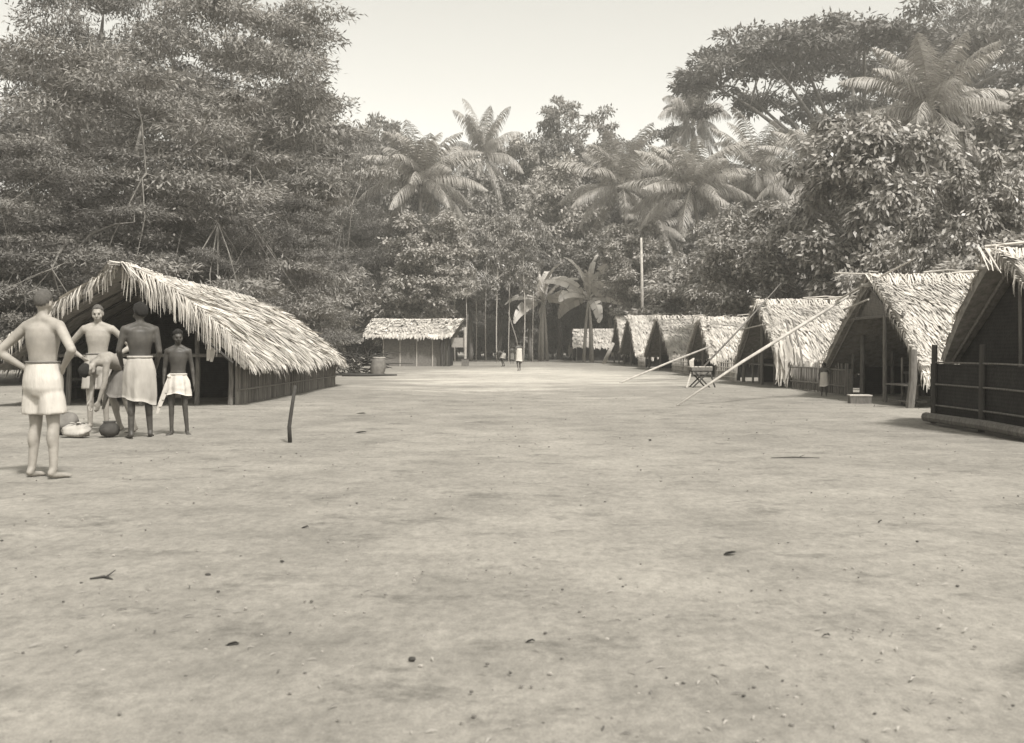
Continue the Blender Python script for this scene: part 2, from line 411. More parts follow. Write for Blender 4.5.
# ------------------------------------------------------------------ gable-to-plaza houses on the right
def house(label, X, Yn, Yc, Yf, zr, ze, L, seed, detail=1.0, gable_panel=False, posts=True, zef=None, skirt=0):
    zef = zef or ze
    t = empty('thatched_house', (X, Yc, 0), 0, label, 'house', 'thatched houses in the right-hand row')
    def l(x, y, z): return Vector((x - X, y - Yc, z))
    oh = .3 if seed == 51 else .06             # ridge overhang toward the plaza
    rd = random.Random(seed)
    cs = .17 / detail; sw = .036 / detail
    w = Yc - Yn; sl = math.hypot(w, zr - ze)
    top = [l(X - oh, Yc, zr), l(X + .2, Yc, zr - .02), l(X + L * .5, Yc, zr - .05), l(X + L, Yc, zr)]
    botn = [l(X - .12, Yn, ze), l(X + .3, Yn - .05, ze + .03), l(X + L * .5, Yn - .05, ze), l(X + L, Yn, ze)]
    thatch(top, botn, .17, 'roof', t, L + oh, sl, cs, sw, .045, .34, seed=seed, sag=.12, jit=.2)
    w2 = Yf - Yc
    top2 = [p + Vector((0, .02, -.01)) for p in top]
    botf = [l(X - .12, Yf, zef), l(X + L * .5, Yf + .05, zef), l(X + L, Yf, zef)]
    thatch(top2, botf, .1, 'roof', t, L + oh, math.hypot(w2, zr - zef), cs * 1.3, sw * 1.4, .045, .3, seed=seed + 1, jit=.2)
    rc = MB()
    for i in range(int(70 * (L + oh) * detail)):
        x = rd.uniform(X - oh - .1, X + L); p = l(x, Yc, zr + rd.uniform(.02, .09)); s = -1 if rd.random() < .75 else 1; a = rd.uniform(.2, .5)
        rc.ribbon([p - Vector((0, s * .06, 0)), p + Vector((rd.gauss(0, .08), s * .1, .02)), p + Vector((rd.gauss(0, .15), s * a, -.08 - .55 * a))], [sw, sw, sw * .3], (1, 0, .2))
    for i in range(int(5 * detail)):                    # long loose leaf stems along the ridge
        x = rd.uniform(X - oh - .25, X + L * .5); p = l(x, Yc - rd.uniform(.02, .2), zr + rd.uniform(.05, .14)); ln = rd.uniform(.8, 1.8)
        rc.tube([p, p + Vector((ln * .5, 0, .05)), p + Vector((ln, rd.uniform(-.1, .1), rd.uniform(-.02, .12)))], [.02, .02, .008], 5)
    rc.build('ridge_cap', M['thatch'], t)
    # ragged fronds along the open gable's rakes
    fr = MB(); fr2 = MB(); sk = MB()
    for k in range(3):
        a = l(X - oh, Yc, zr).lerp(l(X - .12, Yn, ze), k / 3) + Vector((0, -.06, .08)); b = l(X - oh, Yc, zr).lerp(l(X - .12, Yn, ze), (k + 1) / 3) + Vector((0, -.06, .08))
        fringe(fr, a, b, (-1, .1, 0), int(22 * sl / 3 * detail), .2, seed=seed * 7 + k, clump=False, sw=sw * .6)
        a = l(X - oh, Yc, zr).lerp(l(X - .12, Yf, zef), k / 3) + Vector((0, .04, .05)); b = l(X - oh, Yc, zr).lerp(l(X - .12, Yf, zef), (k + 1) / 3) + Vector((0, .04, .05))
        fringe(fr2, a, b, (-1, 0, 0), int(16 * sl / 3 * detail), .18, seed=seed * 9 + k, clump=False, sw=sw * .6)
    for i in range(skirt):                            # long leaves hanging to the ground at the near corner
        x = X - .1 + rd.random() ** 1.5 * 1.3; p = l(x, Yn, ze + .1); h = ze * rd.uniform(.5, 1.0)
        sk.ribbon([p, p + Vector((rd.gauss(0, .04), -.12, -h * .5)), p + Vector((rd.gauss(0, .08), -.14 + rd.gauss(0, .05), -h))], [.08, .1, .03], (1, rd.gauss(0, .3), 0))
    fr.build('gable_fringe', M['frond_dry'], t); fr2.build('gable_fringe', M['frond_dry'], t)
    if skirt: sk.build('corner_fronds', M['frond_dry'], t)
    # structure inside
    bb = MB()
    bb.add([l(X + L - .3, Yn + .2, 0), l(X + L - .3, Yf - .2, 0), l(X + L - .3, Yf - .2, zef), l(X + L - .3, Yc, zr - .15), l(X + L - .3, Yn + .2, ze)], [(0, 1, 2, 3, 4)])
    bb.build('back_wall', M['mat_dark_shade'], t)
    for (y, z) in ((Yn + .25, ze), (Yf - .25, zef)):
        b = MB(); b.box(l(X + L / 2 + .3, y, z / 2 + .05), (L - 1.0, .04, z + .1)); b.build('side_wall', M['mat_dark_shade'], t)
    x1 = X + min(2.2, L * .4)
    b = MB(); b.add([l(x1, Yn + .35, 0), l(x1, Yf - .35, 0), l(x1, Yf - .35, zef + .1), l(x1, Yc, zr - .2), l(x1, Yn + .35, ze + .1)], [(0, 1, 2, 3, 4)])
    b.build('partition', M['mat_dark_shade'], t)
    ps = [(X + .15, Yn + .12, ze + .25), (X + .12, Yc, zr - .2), (X + .15, Yf - .12, zef + .2)]
    if posts:
        for (x, y, z) in ps:
            b = MB(); b.tube([l(x, y, 0), l(x + .01, y - .02, z * .5), l(x, y, z)], [.06, .055, .05], 8); b.build('post', M['post'], t)
    b = MB(); b.tube([l(X - oh - .2, Yc, zr - .16), l(X + L - .1, Yc, zr - .18)], .045, 7); b.build('ridge_pole', M['pole'], t)
    for s, y, z in ((-1, Yn, ze), (1, Yf, zef)):
        b = MB(); b.tube([l(X - .05, Yc, zr - .2), l(X, (Yc + y) / 2, (zr + z) / 2 - .14), l(X, y + .05 * -s, z - .12)], .032, 6); b.build('rafter', M['post'], t)
    return t, l

h0, l0 = house('nearest house of the right row, dark woven wall cut by the right edge', 6.85, 12.4, 14.5, 16.6, 2.42, 1.0, 6, 51, 1.15)
b = MB(); b.add([l0(6.95, 12.7, 0), l0(6.95, 16.4, 0), l0(6.95, 16.4, 1.0), l0(6.95, 14.5, 2.22), l0(6.95, 12.7, 1.05)], [(0, 1, 2, 3, 4)]); b.build('gable_panel', M['mat_dark_shade'], h0)
b = MB(); b.box(l0(6.5, 14.55, .52), (.05, 3.7, .78)); b.build('wall', M['mat_dark_shade'], h0)
for z in (.28, .6, .93):
    b = MB(); b.tube([l0(6.44, 12.7, z), l0(6.43, 14, z + .01), l0(6.44, 16.2, z)], .014, 6); b.build('rail', M['post'], h0)
for y in (16.15, 14.5, 12.9):
    b = MB(); b.tube([l0(6.42, y, 0), l0(6.44, y, 1.2)], .045, 8); b.build('post', M['dark_wood'], h0)
b = MB(); b.tube([l0(6.32, 16.2, .1), l0(6.3, 14, .12), l0(6.32, 12.8, .1)], .07, 8); b.build('sill_log', M['post'], h0)

h1, l1 = house('second house of the right row, wide open gable with tall posts and ridge mat', 8.0, 20.3, 23.5, 27.0, 2.7, .62, 7, 61, 1.1, posts=False)
for (x, y, r, h, lx) in ((7.62, 20.3, .085, 1.12, .06), (7.95, 22.6, .05, 1.86, .0), (8.45, 25.6, .06, 1.9, .02), (8.3, 26.0, .035, 1.0, .06), (8.1, 27.0, .05, .9, 0), (9.4, 21.0, .05, 1.3, 0), (9.6, 23.4, .05, 2.2, 0), (9.4, 26.2, .05, 1.4, 0)):
    b = MB(); b.tube([l1(x, y, 0), l1(x + lx, y, h * .5), l1(x + lx, y, h)], [r, r * .95, r * .9], 8); b.build('post', M['post'], h1)
b = MB(); b.add([l1(8.06, 21.9, 1.82), l1(8.06, 25.0, 1.82), l1(8.0, 23.5, 2.52)] + [l1(8.1, 21.9, 1.82), l1(8.1, 25.0, 1.82), l1(8.04, 23.5, 2.52)], [(0, 1, 2), (5, 4, 3), (0, 3, 4, 1), (1, 4, 5, 2), (2, 5, 3, 0)]); b.build('gable_panel', M['mat_wall'], h1)
b = MB(); b.tube([l1(7.95, 21.5, 1.83), l1(8.0, 25.8, 1.83)], .035, 6); b.build('tie_beam', M['post'], h1)
b = MB(); b.tube([l1(7.75, 24.7, 2.05), l1(7.7, 22.9, 2.2)], .022, 6); b.build('brace', M['pole'], h1)
b = MB(); b.tube([l1(7.55, 24.6, 2.25), l1(7.95, 23.5, 2.62), l1(8.6, 22.7, 3.05)], [.03, .028, .015], 6); b.build('crossed_rafter', M['pole'], h1)
b = MB(); b.box(l1(7.6, 23.5, 2.8), (.9, .16, .025), Matrix.Rotation(R(2), 3, 'Y')); b.build('ridge_board', M['stick_pale'], h1)
stick_wall(l1(9.9, 20.6, 0), l1(9.9, 26.4, 0), 1.25, .09, h1, 'inner_wall', 'dark_wood', .022, 31)
b = MB(); b.box(l1(8.9, 22.1, .62), (.9, 1.6, .05))
for dx in (-.4, .4):
    for dy in (-.7, .7): b.tube([l1(8.9 + dx, 22.1 + dy, 0), l1(8.9 + dx, 22.1 + dy, .6)], .035, 6)
b.build('bench', M['dark_wood'], h1)
b = MB(); b.box(l1(7.9, 21.2, .42), (.5, 1.0, .03)); b.box(l1(7.9, 21.2, .1), (.4, 1.0, .03))
for dy in (-.4, .4): b.tube([l1(7.95, 21.2 + dy, 0), l1(7.95, 21.2 + dy, .95)], .025, 6)
b.build('shelf', M['post'], h1)

h2, l2 = house('third house of the right row, pale slope hung with long dry leaves', 7.75, 30.4, 33.4, 36.3, 2.6, .72, 8, 71, 1.0, skirt=46)
b = MB(); b.tube([l2(7.55, 35.0, 1.75), l2(7.55, 31.9, 1.85)], .022, 6); b.build('tie_beam', M['pole'], h2)
for y in (31.4, 32.3, 34.3, 35.2):
    b = MB(); b.tube([l2(8.0, y, 0), l2(8.0, y, 1.1)], .035, 6); b.build('post', M['post'], h2)
b = MB(); b.box(l2(8.2, 33.4, .62), (.5, 3.6, .04)); b.build('bench', M['post'], h2)
rd = random.Random(6)
b = MB()
for (x, n_, h) in ((7.7, 26, 1.25), (8.0, 16, .95), (8.9, 14, .8), (9.4, 10, .75), (10.2, 12, .8), (10.7, 9, .7)):
    for i in range(n_):
        p = l2(x + rd.gauss(0, .1), 30.25 + rd.gauss(0, .05), h + rd.uniform(-.15, .25)); q = h * rd.uniform(.5, .95)
        b.ribbon([p, p + Vector((rd.gauss(0, .05), -.12, -q * .4)), p + Vector((rd.gauss(0, .09), -.16, -q))], [.05, .09, .02], (1, rd.gauss(0, .4), 0))
b.build('hanging_leaves', M['frond_dry'], h2)
for x in (8.02, 8.22):
    b = MB(); b.tube([l2(x, 29.9, 0), l2(x + .02, 30.2, 1.0), l2(x, 31.0, 1.95)], .035, 6); b.build('roof_prop', M['stick'], h2)
h3, l3 = house('fourth house of the right row, its narrow dark gable just behind the wooden stand', 7.8, 41.2, 44.0, 46.8, 2.36, .78, 7, 81, .8)
h4, l4 = house('fifth house of the right row, narrow dark gable opening halfway to the forest', 7.8, 51.8, 56.6, 61.5, 2.8, .74, 7, 91, .7)
h5, l5 = house('sixth house of the right row, small dark gable just before the last one', 7.65, 64.8, 69.2, 74.0, 3.2, .8, 7, 101, .6)
h6, l6 = house('last and farthest house of the right row, beside the banana plants', 7.9, 75.6, 79.5, 83.6, 3.45, .9, 7, 111, .55)
# leaf infill skirting in front of the farther houses
# fences between houses
def fence(label, a, b, h, seed, lattice=True):
    a = Vector(a); b = Vector(b); t = empty('stick_fence', a, 0, label, 'fence', 'low stick fences between the right-hand houses')
    rd = random.Random(seed); d = b - a; L = d.length; u = d / L; mb = MB(); n = int(L / .16)
    for i in range(n + 1):
        p = u * (L * i / n + rd.uniform(-.03, .03)); r = rd.uniform(.014, .024); hh = h * rd.uniform(.9, 1.12); l_ = rd.gauss(0, .025)
        mb.tube([p, p + Vector((l_, l_, hh))], [r, r * .8], 5)
    mb.build('palings', M['stick_pale'] if lattice else M['stick'], t)
    for k in range(4 if lattice else 2):
        z = h * (.16 + .24 * k if lattice else .3 + .55 * k); r = MB()
        r.tube([Vector((-.03, 0, z)), u * L * .5 + Vector((-.03, 0, z + rd.uniform(-.03, .03))), u * L + Vector((-.03, 0, z))], .018, 5)
        r.build('rail', M['stick_pale'] if lattice else M['stick'], t)
    bk = MB(); c = u * L / 2; rot = Matrix.Rotation(math.atan2(u.y, u.x), 3, 'Z')
    bk.box(c + Vector((.12, 0, h * .45)), (L, .03, h * .86), rot); bk.build('mat_screen', M['mat_wall'] if not lattice else M['mat_dark_shade'], t)
    return t
fence('low stick fence between the second and third houses, behind the small child', (8.1, 25.6, 0), (7.95, 30.2, 0), .72, 1, lattice=False)
fence('pale lattice fence right of the wooden stand, before the third house', (7.75, 36.6, 0), (7.8, 40.2, 0), .72, 2)
fence('pale lattice fence left of the wooden stand, between fourth and fifth houses', (7.8, 46.9, 0), (7.8, 51.6, 0), .8, 3)
fence('small far lattice fence between the fifth and sixth houses', (7.75, 61.7, 0), (7.7, 64.7, 0), .8, 4)

# ------------------------------------------------------------------ hut with mat walls, left of centre
def mat_hut():
    t = empty('mat_walled_hut', (-6.4, 67.6, 0), 0, 'small hut with woven mat walls and straight thatch roof, left of centre', 'hut')
    def l(x, y, z): return Vector((x + 6.4, y - 67.6, z))
    thatch([l(-9.1, 69, 3.06), l(-6, 69, 3.03), l(-3.15, 69, 3.06)], [l(-9.3, 66.1, 1.95), l(-6, 66.1, 1.9), l(-3.75, 66.1, 1.94)], .05, 'roof', t, 6, 3.1, .27, .11, .07, .34, seed=12)
    thatch([l(-9.1, 69.02, 3.05), l(-3.15, 69.02, 3.05)], [l(-9.3, 71.8, 1.9), l(-3.75, 71.8, 1.9)], .05, 'roof', t, 6, 3.1, .4, .14, .06, .3, seed=13)
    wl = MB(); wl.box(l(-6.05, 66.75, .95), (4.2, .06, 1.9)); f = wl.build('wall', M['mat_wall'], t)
    wl = MB(); wl.box(l(-3.98, 68.9, .95), (.06, 4.2, 1.9)); wl.build('wall', M['mat_dark_shade'], t)
    wl = MB(); wl.box(l(-8.15, 68.9, .95), (.06, 4.2, 1.9)); wl.build('wall', M['mat_dark_shade'], t)
    wl = MB(); wl.box(l(-6.05, 71.0, .95), (4.2, .06, 1.9)); wl.build('wall', M['mat_dark_shade'], t)
    wl = MB(); wl.add([l(-3.9, 67, 1.9), l(-3.9, 70.9, 1.9), l(-3.8, 69, 2.9)], [(0, 1, 2)]); wl.build('gable_panel', M['mat_dark_shade'], t)
    for x in (-8.1, -7.05, -6.0, -5.0, -4.35):
        s = MB(); s.tube([l(x, 66.7, 0), l(x, 66.7, 1.95)], .035, 6); s.build('batten', M['stick_pale'] if x < -4.4 else M['post'], t)
    for x, y in ((-4.25, 66.3), (-3.98, 66.4), (-4.4, 66.25)):
        s = MB(); s.tube([l(x, y, 0), l(x, y, 1.98)], .06, 7); s.build('post', M['dark_wood'], t)
    # little lean-to screen on the right
    s = MB(); s.tube([l(-3.0, 68, 0), l(-3.02, 68, 2.5)], .09, 7); s.build('porch_post', M['pole'], t)
    s = MB(); s.box(l(-3.45, 68.05, 1.5), (.86, .04, .62)); s.build('hanging_mat', M['mat_pale'], t)
mat_hut()

def far_hut():
    t = empty('far_hut', (8.2, 97, 0), 0, 'low far hut with a thatch roof over a dark wall, under the banana plants', 'hut')
    def l(x, y, z): return Vector((x - 8.2, y - 97, z))
    thatch([l(5.6, 97.5, 2.9), l(11, 97.5, 2.9)], [l(5.45, 95, 1.3), l(11, 95, 1.25)], .05, 'roof', t, 5.5, 3, .3, .16, .08, .35, seed=14)
    thatch([l(5.6, 97.52, 2.9), l(11, 97.52, 2.9)], [l(5.45, 100, 1.3), l(11, 100, 1.25)], .05, 'roof', t, 5.5, 3, .6, .2, .08, .35, seed=15)
    w_ = MB(); w_.box(l(8.3, 95.5, .65), (5.2, .06, 1.3)); w_.build('wall', M['mat_dark_shade'], t)
    w_ = MB(); w_.box(l(8.3, 99.5, .65), (5.2, .06, 1.3)); w_.build('wall', M['mat_dark_shade'], t)
    w_ = MB(); w_.box(l(5.75, 97.5, .65), (.06, 3.9, 1.3)); w_.build('wall', M['mat_dark_shade'], t)
    for x in (5.8, 7.2, 8.6, 10): 
        p = MB(); p.tube([l(x, 95.3, 0), l(x, 95.3, 1.4)], .05, 6); p.build('post', M['post'], t)
far_hut()

# ------------------------------------------------------------------ poles, stand and small things
def pole(label, pts, rad, name='leaning_pole', m='pole'):
    b = MB(); p0 = Vector(pts[0]); b.tube([Vector(p) - p0 for p in pts], rad, 8)
    o = b.build(name, M[m], None, smooth=True); o.location = p0; tag(o, label, 'pole'); return o
pole('long pale pole leaning from open ground up to the second house ridge', [(3.27, 21.0, 0.01), (4.8, 22.1, .86), (6.6, 23.4, 1.78), (8.0, 24.4, 2.5)], [.018, .034, .04, .022])
pole('thin pale pole leaning onto the fourth house from open ground, left of the wooden stand', [(3.55, 34.8, 0.01), (5.6, 37.7, .64), (7.68, 40.9, 1.22)], [.03, .04, .035])
pole('slim dark pole rising from the wooden stand past the third house ridge', [(5.62, 31.1, .6), (7.1, 32.3, 1.9), (8.5, 33.5, 3.2)], [.028, .024, .012], m='post')
pole('short dark crooked stake standing alone in the open ground before the long hut', [(-2.68, 12.8, 0), (-2.69, 12.8, .2), (-2.66, 12.8, .42), (-2.62, 12.82, .7)], [.026, .024, .022, .02], name='stake', m='dark_wood')
pole('dry log lying flat in front of the brush pile', [(-6.9, 43, .06), (-6, 43.1, .05), (-4.7, 43.3, .05)], [.07, .06, .03], name='fallen_log', m='dark_wood')
pole('tall bare pale pole standing upright behind the farthest right-hand houses', [(wx(642, 75), 74.9, 0), (wx(642, 75), 74.9, 5), (wx(641, 75), 74.9, wz(238, 75))], [.12, .11, .08])
pole('thin leaning pole rising behind the walking figure', [(wx(521, 80), 80, 0), (wx(516, 80), 80, wz(338, 80)), (wx(508, 80), 80, wz(312, 80))], [.06, .05, .03], m='stick')
pole('pale plank standing against the last house', [(6.65, 77, 0), (7.3, 76.4, 1.5)], [.16, .12], name='leaning_plank')

def stand():
    t = empty('wooden_stand', (5.5, 31, 0), R(8), 'rough wooden stand on splayed crossed legs, alone on the ground before the right houses', 'stand')
    b = MB(); b.box((0, 0, .54), (.62, .42, .1)); b.box((.0, 0, .42), (.56, .38, .08)); b.build('tray', M['post'], t)
    b = MB()
    for i in range(6): b.box((-.28 + i * .11, 0, .6), (.08, .4, .025), Matrix.Rotation(R(random.uniform(-4, 4)), 3, 'Z'))
    b.build('slats', M['stick_pale'], t)
    for a, c in (((-.25, -.18, .5), (.22, -.22, 0)), ((.25, -.18, .5), (-.3, -.24, 0)), ((-.25, .18, .5), (.22, .22, 0)), ((.25, .18, .5), (-.25, .24, 0)), ((-.3, -.1, .45), (-.5, -.3, 0)), ((.3, 0, .45), (.42, -.1, 0))):
        b = MB(); b.tube([a, c], .022, 6); b.build('leg', M['dark_wood'] if c[0] > -.4 else M['stick_pale'], t)
    b = MB(); b.ribbon([(-.28, -.1, .6), (-.3, -.12, .78), (-.22, -.1, .86)], [.12, .14, .05], (1, 0, 0)); b.build('leaf_wrap', M['frond_dry'], t)
stand()

def crate(label, loc, d, top='stick_pale', name='wooden_box'):
    t = empty(name, loc, R(random.uniform(-8, 8)), label, 'box')
    x, y, z = d; th = .018; b = MB()
    b.box((0, -y / 2 + th / 2, z / 2), (x, th, z)); b.box((0, y / 2 - th / 2, z / 2), (x, th, z))
    b.box((-x / 2 + th / 2, 0, z / 2), (th, y - 2 * th - .002, z)); b.box((x / 2 - th / 2, 0, z / 2), (th, y - 2 * th - .002, z)); b.box((0, 0, .012), (x - .05, y - .05, .02))
    b.build('sides', M['post'], t)
    b = MB(); b.box((0, 0, z + .014), (x + .03, y + .03, .024)); b.build('lid', M[top], t)
crate('low wooden box with a pale lid before the open gable of the second house', (7.18, 21.9, 0), (.42, .3, .16))
crate('small dark wooden box on the ground right of the mat-walled hut', (-2.95, 66.8, 0), (.45, .4, .45), 'dark_wood')

def brush_pile():
    t = empty('brush_pile', (-6.4, 44.5, 0), 0, 'heap of dark crossed sticks and branches beside the far end of the long hut', 'brush pile')
    rd = random.Random(8); b = MB()
    for i in range(130):
        a = Vector((rd.uniform(-1.1, .7), rd.uniform(-.5, .5), rd.uniform(.02, .8))); d = Vector((rd.gauss(0, .6), rd.gauss(0, .3), rd.gauss(.25, .3)))
        e = a + d; e.z = max(.03, e.z); b.tube([a, (a + e) / 2 + Vector((0, 0, .05)), e], [.03, .025, .012], 5)
    b.box((-.1, 0, .05), (1.5, .8, .1)); b.build('sticks', M['dark_wood'], t)
    b = MB()
    for i in range(45):
        a = Vector((rd.uniform(-.9, .3), rd.uniform(-.5, .3), rd.uniform(.15, .75))); an = rd.uniform(0, 6.3)
        b.ribbon([a, a + Vector((math.cos(an) * .18, math.sin(an) * .1, .06)), a + Vector((math.cos(an) * .34, math.sin(an) * .2, -.08))], [.04, .05, .01], (math.sin(an), -math.cos(an), .3))
    b.build('dry_leaves', M['frond_dry'], t)
brush_pile()
def basket():
    t = empty('woven_basket', (-5.62, 44.1, 0), .4, 'tall pale woven basket standing at the right of the brush pile', 'basket')
    b = MB(); n = 22; prof = [(.24, 0), (.3, .2), (.31, .45), (.27, .65), (.24, .75), (.2, .73), (.25, .6), (.27, .3), (.2, .05)]
    vs = [(r * math.cos(2 * math.pi * j / n) * (1 + .07 * math.sin(9 * j + i)) + z * .12, r * math.sin(2 * math.pi * j / n), z) for i, (r, z) in enumerate(prof) for j in range(n)]
    fs = [(i * n + j, i * n + (j + 1) % n, (i + 1) * n + (j + 1) % n, (i + 1) * n + j) for i in range(len(prof) - 1) for j in range(n)]
    b.add(vs, fs); b.build('body', M['mat_wall'], t, smooth=True)
    b = MB(); b.tube([(.09 + .25 * math.cos(a * math.pi / 8), .25 * math.sin(a * math.pi / 8), .755) for a in range(17)], .022, 6); b.build('rim', M['stick_pale'], t)
basket()
# pots and bundles among the people
def pot(label, loc, r, m, name='cooking_pot'):
    b = MB(); n = 24; prof = [(.35, 0), (.8, .18), (1, .6), (.93, 1.0), (.66, 1.3), (.56, 1.42), (.68, 1.55), (.6, 1.55), (.48, 1.4), (.6, 1.2), (.85, .9), (.7, .3), (.2, .12)]
    vs = [(p * r * math.cos(2 * math.pi * j / n), p * r * math.sin(2 * math.pi * j / n), z * r) for p, z in prof for j in range(n)]
    fs = [(i * n + j, i * n + (j + 1) % n, (i + 1) * n + (j + 1) % n, (i + 1) * n + j) for i in range(len(prof) - 1) for j in range(n)]
    fs.append(tuple(range(n))[::-1])
    b.add(vs, fs); o = b.build(name, M[m], None, smooth=True); o.location = loc; tag(o, label, 'pot')
pot('dark round cooking pot on the ground at the feet of the bending person', (-5.22, 13.75, 0), .13, 'clay')
def bundle(label, loc, s, m, seed):
    rd = random.Random(seed); b = MB(); n = 20; k = 12; vs = []
    for i in range(k + 1):
        th = math.pi * i / k
        for j in range(n):
            ph = 2 * math.pi * j / n; f = 1 + .38 * noise.noise(Vector((math.cos(ph) * 1.6, math.sin(ph) * 1.6, i * .35 + seed)))
            f += .03 * math.sin(5 * ph + seed)
            z = math.cos(th); vs.append((s[0] * math.sin(th) ** .8 * math.cos(ph) * f, s[1] * math.sin(th) ** .8 * math.sin(ph) * f, max(0, s[2] * (z * f + .9))))
    b.add(vs, [(i * n + j, (i + 1) * n + j, (i + 1) * n + (j + 1) % n, i * n + (j + 1) % n) for i in range(k) for j in range(n)])
    t = empty('cloth_bundle', loc, rd.uniform(0, 3), label, 'bundle')
    b.build('wrapping', M[m], t, smooth=True)
    e = MB(); 
    for q in range(5):
        a = q * 1.25; e.ribbon([(0, 0, s[2] * 1.86), (.05 * math.cos(a), .05 * math.sin(a), s[2] * 2.1), (.1 * math.cos(a), .1 * math.sin(a), s[2] * 2.2)], [.03, .05, .07], (-math.sin(a), math.cos(a), 0))
    e.build('knot', M[m], t)
bundle('pale tied cloth bundle lying left of the bending person', (-5.62, 13.7, 0), (.2, .15, .085), 'cloth_tan', 2)
bundle('grey sack-like bundle behind the pale tied bundle', (-5.98, 14.1, 0), (.24, .19, .15), 'cloth_grey', 5)

# litter lying on the ground
def litter():
    rd = random.Random(5)
    L = [(361, 414, .16, 'dark curled leaf on the ground, farther of the two near the stake', 0), (361, 433, .15, 'dark curled leaf on the ground, nearer of the two near the stake', 0),
         (232, 647, .085, 'small curled leaf in the left foreground', 0), (412, 662, .04, 'tiny dark leaf at the bottom centre of the clearing', 1), (102, 581, .12, 'thin twig on the ground at the far left foreground', 2),
         (305, 529, .08, 'flat dark leaf on the ground left of the middle', 0), (282, 563, .03, 'small dark seed pod on the ground left of the middle', 1), (208, 577, .04, 'small seed pod in the left foreground', 1),
         (795, 459, .5, 'long twig lying on the ground before the right houses', 2), (730, 555, .12, 'broad brown leaf on the ground in the right foreground', 0), (650, 441, .05, 'small dark pod on the ground near the foot of the long pole', 1),
         (515, 545, .03, 'tiny dark pod on the ground near the middle', 1), (880, 523, .05, 'small leaf on the ground at the right', 0), (826, 638, .05, 'small leaf at the lower right of the clearing', 0), (530, 644, .06, 'small brown leaf in the bottom middle foreground', 0)]
    for (px, py, s, lab, k) in L:
        s *= .62 if k < 2 and s < .14 else 1
        Y = CH * F / (py - HY); x = wx(px, Y); b = MB()
        if k == 0:
            a = rd.uniform(-.5, .5); d = Vector((math.cos(a), math.sin(a), 0)); sd_ = Vector((-d.y, d.x, 0))
            pts = [d * (-s / 2), d * (-s / 5) + Vector((0, 0, .008)), d * (s / 4) + Vector((0, 0, .013)), d * s / 2 + Vector((0, 0, .008))]
            b.ribbon(pts, [.01, s * .45, s * .4, .01], sd_ + Vector((0, 0, .2)))
            b.ribbon([p + Vector((0, 0, .004)) for p in pts], [.01, s * .3, s * .3, .01], sd_ - Vector((0, 0, .25)))
            o = b.build('fallen_leaf', M['dark_wood']); tag(o, lab, 'leaf', 'leaf litter on the clearing')
        elif k == 1:
            b.ellipsoid((0, 0, s * .3), (s * .6, s * .4, s * .35), jit=.1); o = b.build('seed_pod', M['dark_wood']); tag(o, lab, 'seed pod', 'leaf litter on the clearing')
        else:
            b.tube([(-s / 2, 0, .008), (0, .03, .012), (s / 2, -.02, .01)], [.004, .007, .003], 5); b.tube([(s * .1, .03, .012), (s * .25, .1, .03)], [.005, .002], 5)
            o = b.build('twig', M['dark_wood']); tag(o, lab, 'twig', 'leaf litter on the clearing')
        o.location = (x, Y, .004)
litter()
def grit():
    rd = random.Random(19); b = MB()
    for i in range(2600):
        Y = 3 + 26 * rd.random() ** 1.6; x = rd.uniform(-.56, .56) * Y
        if noise.noise(Vector((x * .5, Y * .5, 3))) < rd.uniform(-.5, .35): continue
        r_ = rd.uniform(.003, .009) * (1 + Y * .04); a = rd.uniform(0, 3); c = Vector((x, Y, .006))
        if rd.random() < .6: b.ellipsoid(c, (r_, r_ * .8, r_ * .6), None, 5, 3)
        else: b.ribbon([c, c + Vector((math.cos(a) * r_ * 2.5, math.sin(a) * r_ * 2.5, .006)), c + Vector((math.cos(a) * r_ * 5, math.sin(a) * r_ * 5, .002))], [.002, r_, .002], (-math.sin(a), math.cos(a), .3))
    o = b.build('grit', M['grit']); tag(o, 'fine pebbles and leaf crumbs scattered over the packed earth', 'grit', kind='stuff')
grit()
# ------------------------------------------------------------------ people
def grow(mb, vox, smooth_it, name, m, parent):
    """fuse overlapping closed shapes into one continuous surface"""
    me = bpy.data.meshes.new('tmp'); me.from_pydata(mb.v, [], mb.f)
    bm = bmesh.new(); bm.from_mesh(me); bmesh.ops.remove_doubles(bm, verts=bm.verts, dist=1e-5); bmesh.ops.recalc_face_normals(bm, faces=bm.faces); bm.to_mesh(me); bm.free()
    o = bpy.data.objects.new('tmp', me); col.objects.link(o)
    r = o.modifiers.new('r', 'REMESH'); r.mode = 'VOXEL'; r.voxel_size = vox; r.use_smooth_shade = True
    s = o.modifiers.new('s', 'SMOOTH'); s.factor = .5; s.iterations = smooth_it
    dg = bpy.context.evaluated_depsgraph_get(); dg.update()
    m2 = bpy.data.meshes.new_from_object(o.evaluated_get(dg)); m2.name = name
    bpy.data.objects.remove(o); m2.materials.clear(); m2.materials.append(m)
    m2.polygons.foreach_set('use_smooth', [True] * len(m2.polygons))
    p = bpy.data.objects.new(name, m2); col.objects.link(p); p.parent = parent
    return p

def limb(mb, a, b, ra, rb, n=12):
    """closed tapered capsule"""
    a = Vector(a); b = Vector(b); d = (b - a).normalized(); pts = []; rr = []
    for k in range(4):
        t = math.pi / 2 * (1 - k / 4); pts.append(a - d * ra * math.sin(t)); rr.append(max(.002, ra * math.cos(t)))
    for k in range(5): pts.append(a.lerp(b, k / 4)); rr.append(ra + (rb - ra) * k / 4)
    for k in range(1, 5):
        t = math.pi / 2 * k / 4; pts.append(b + d * rb * math.sin(t)); rr.append(max(.002, rb * math.cos(t)))
    mb.tube(pts, rr, n)

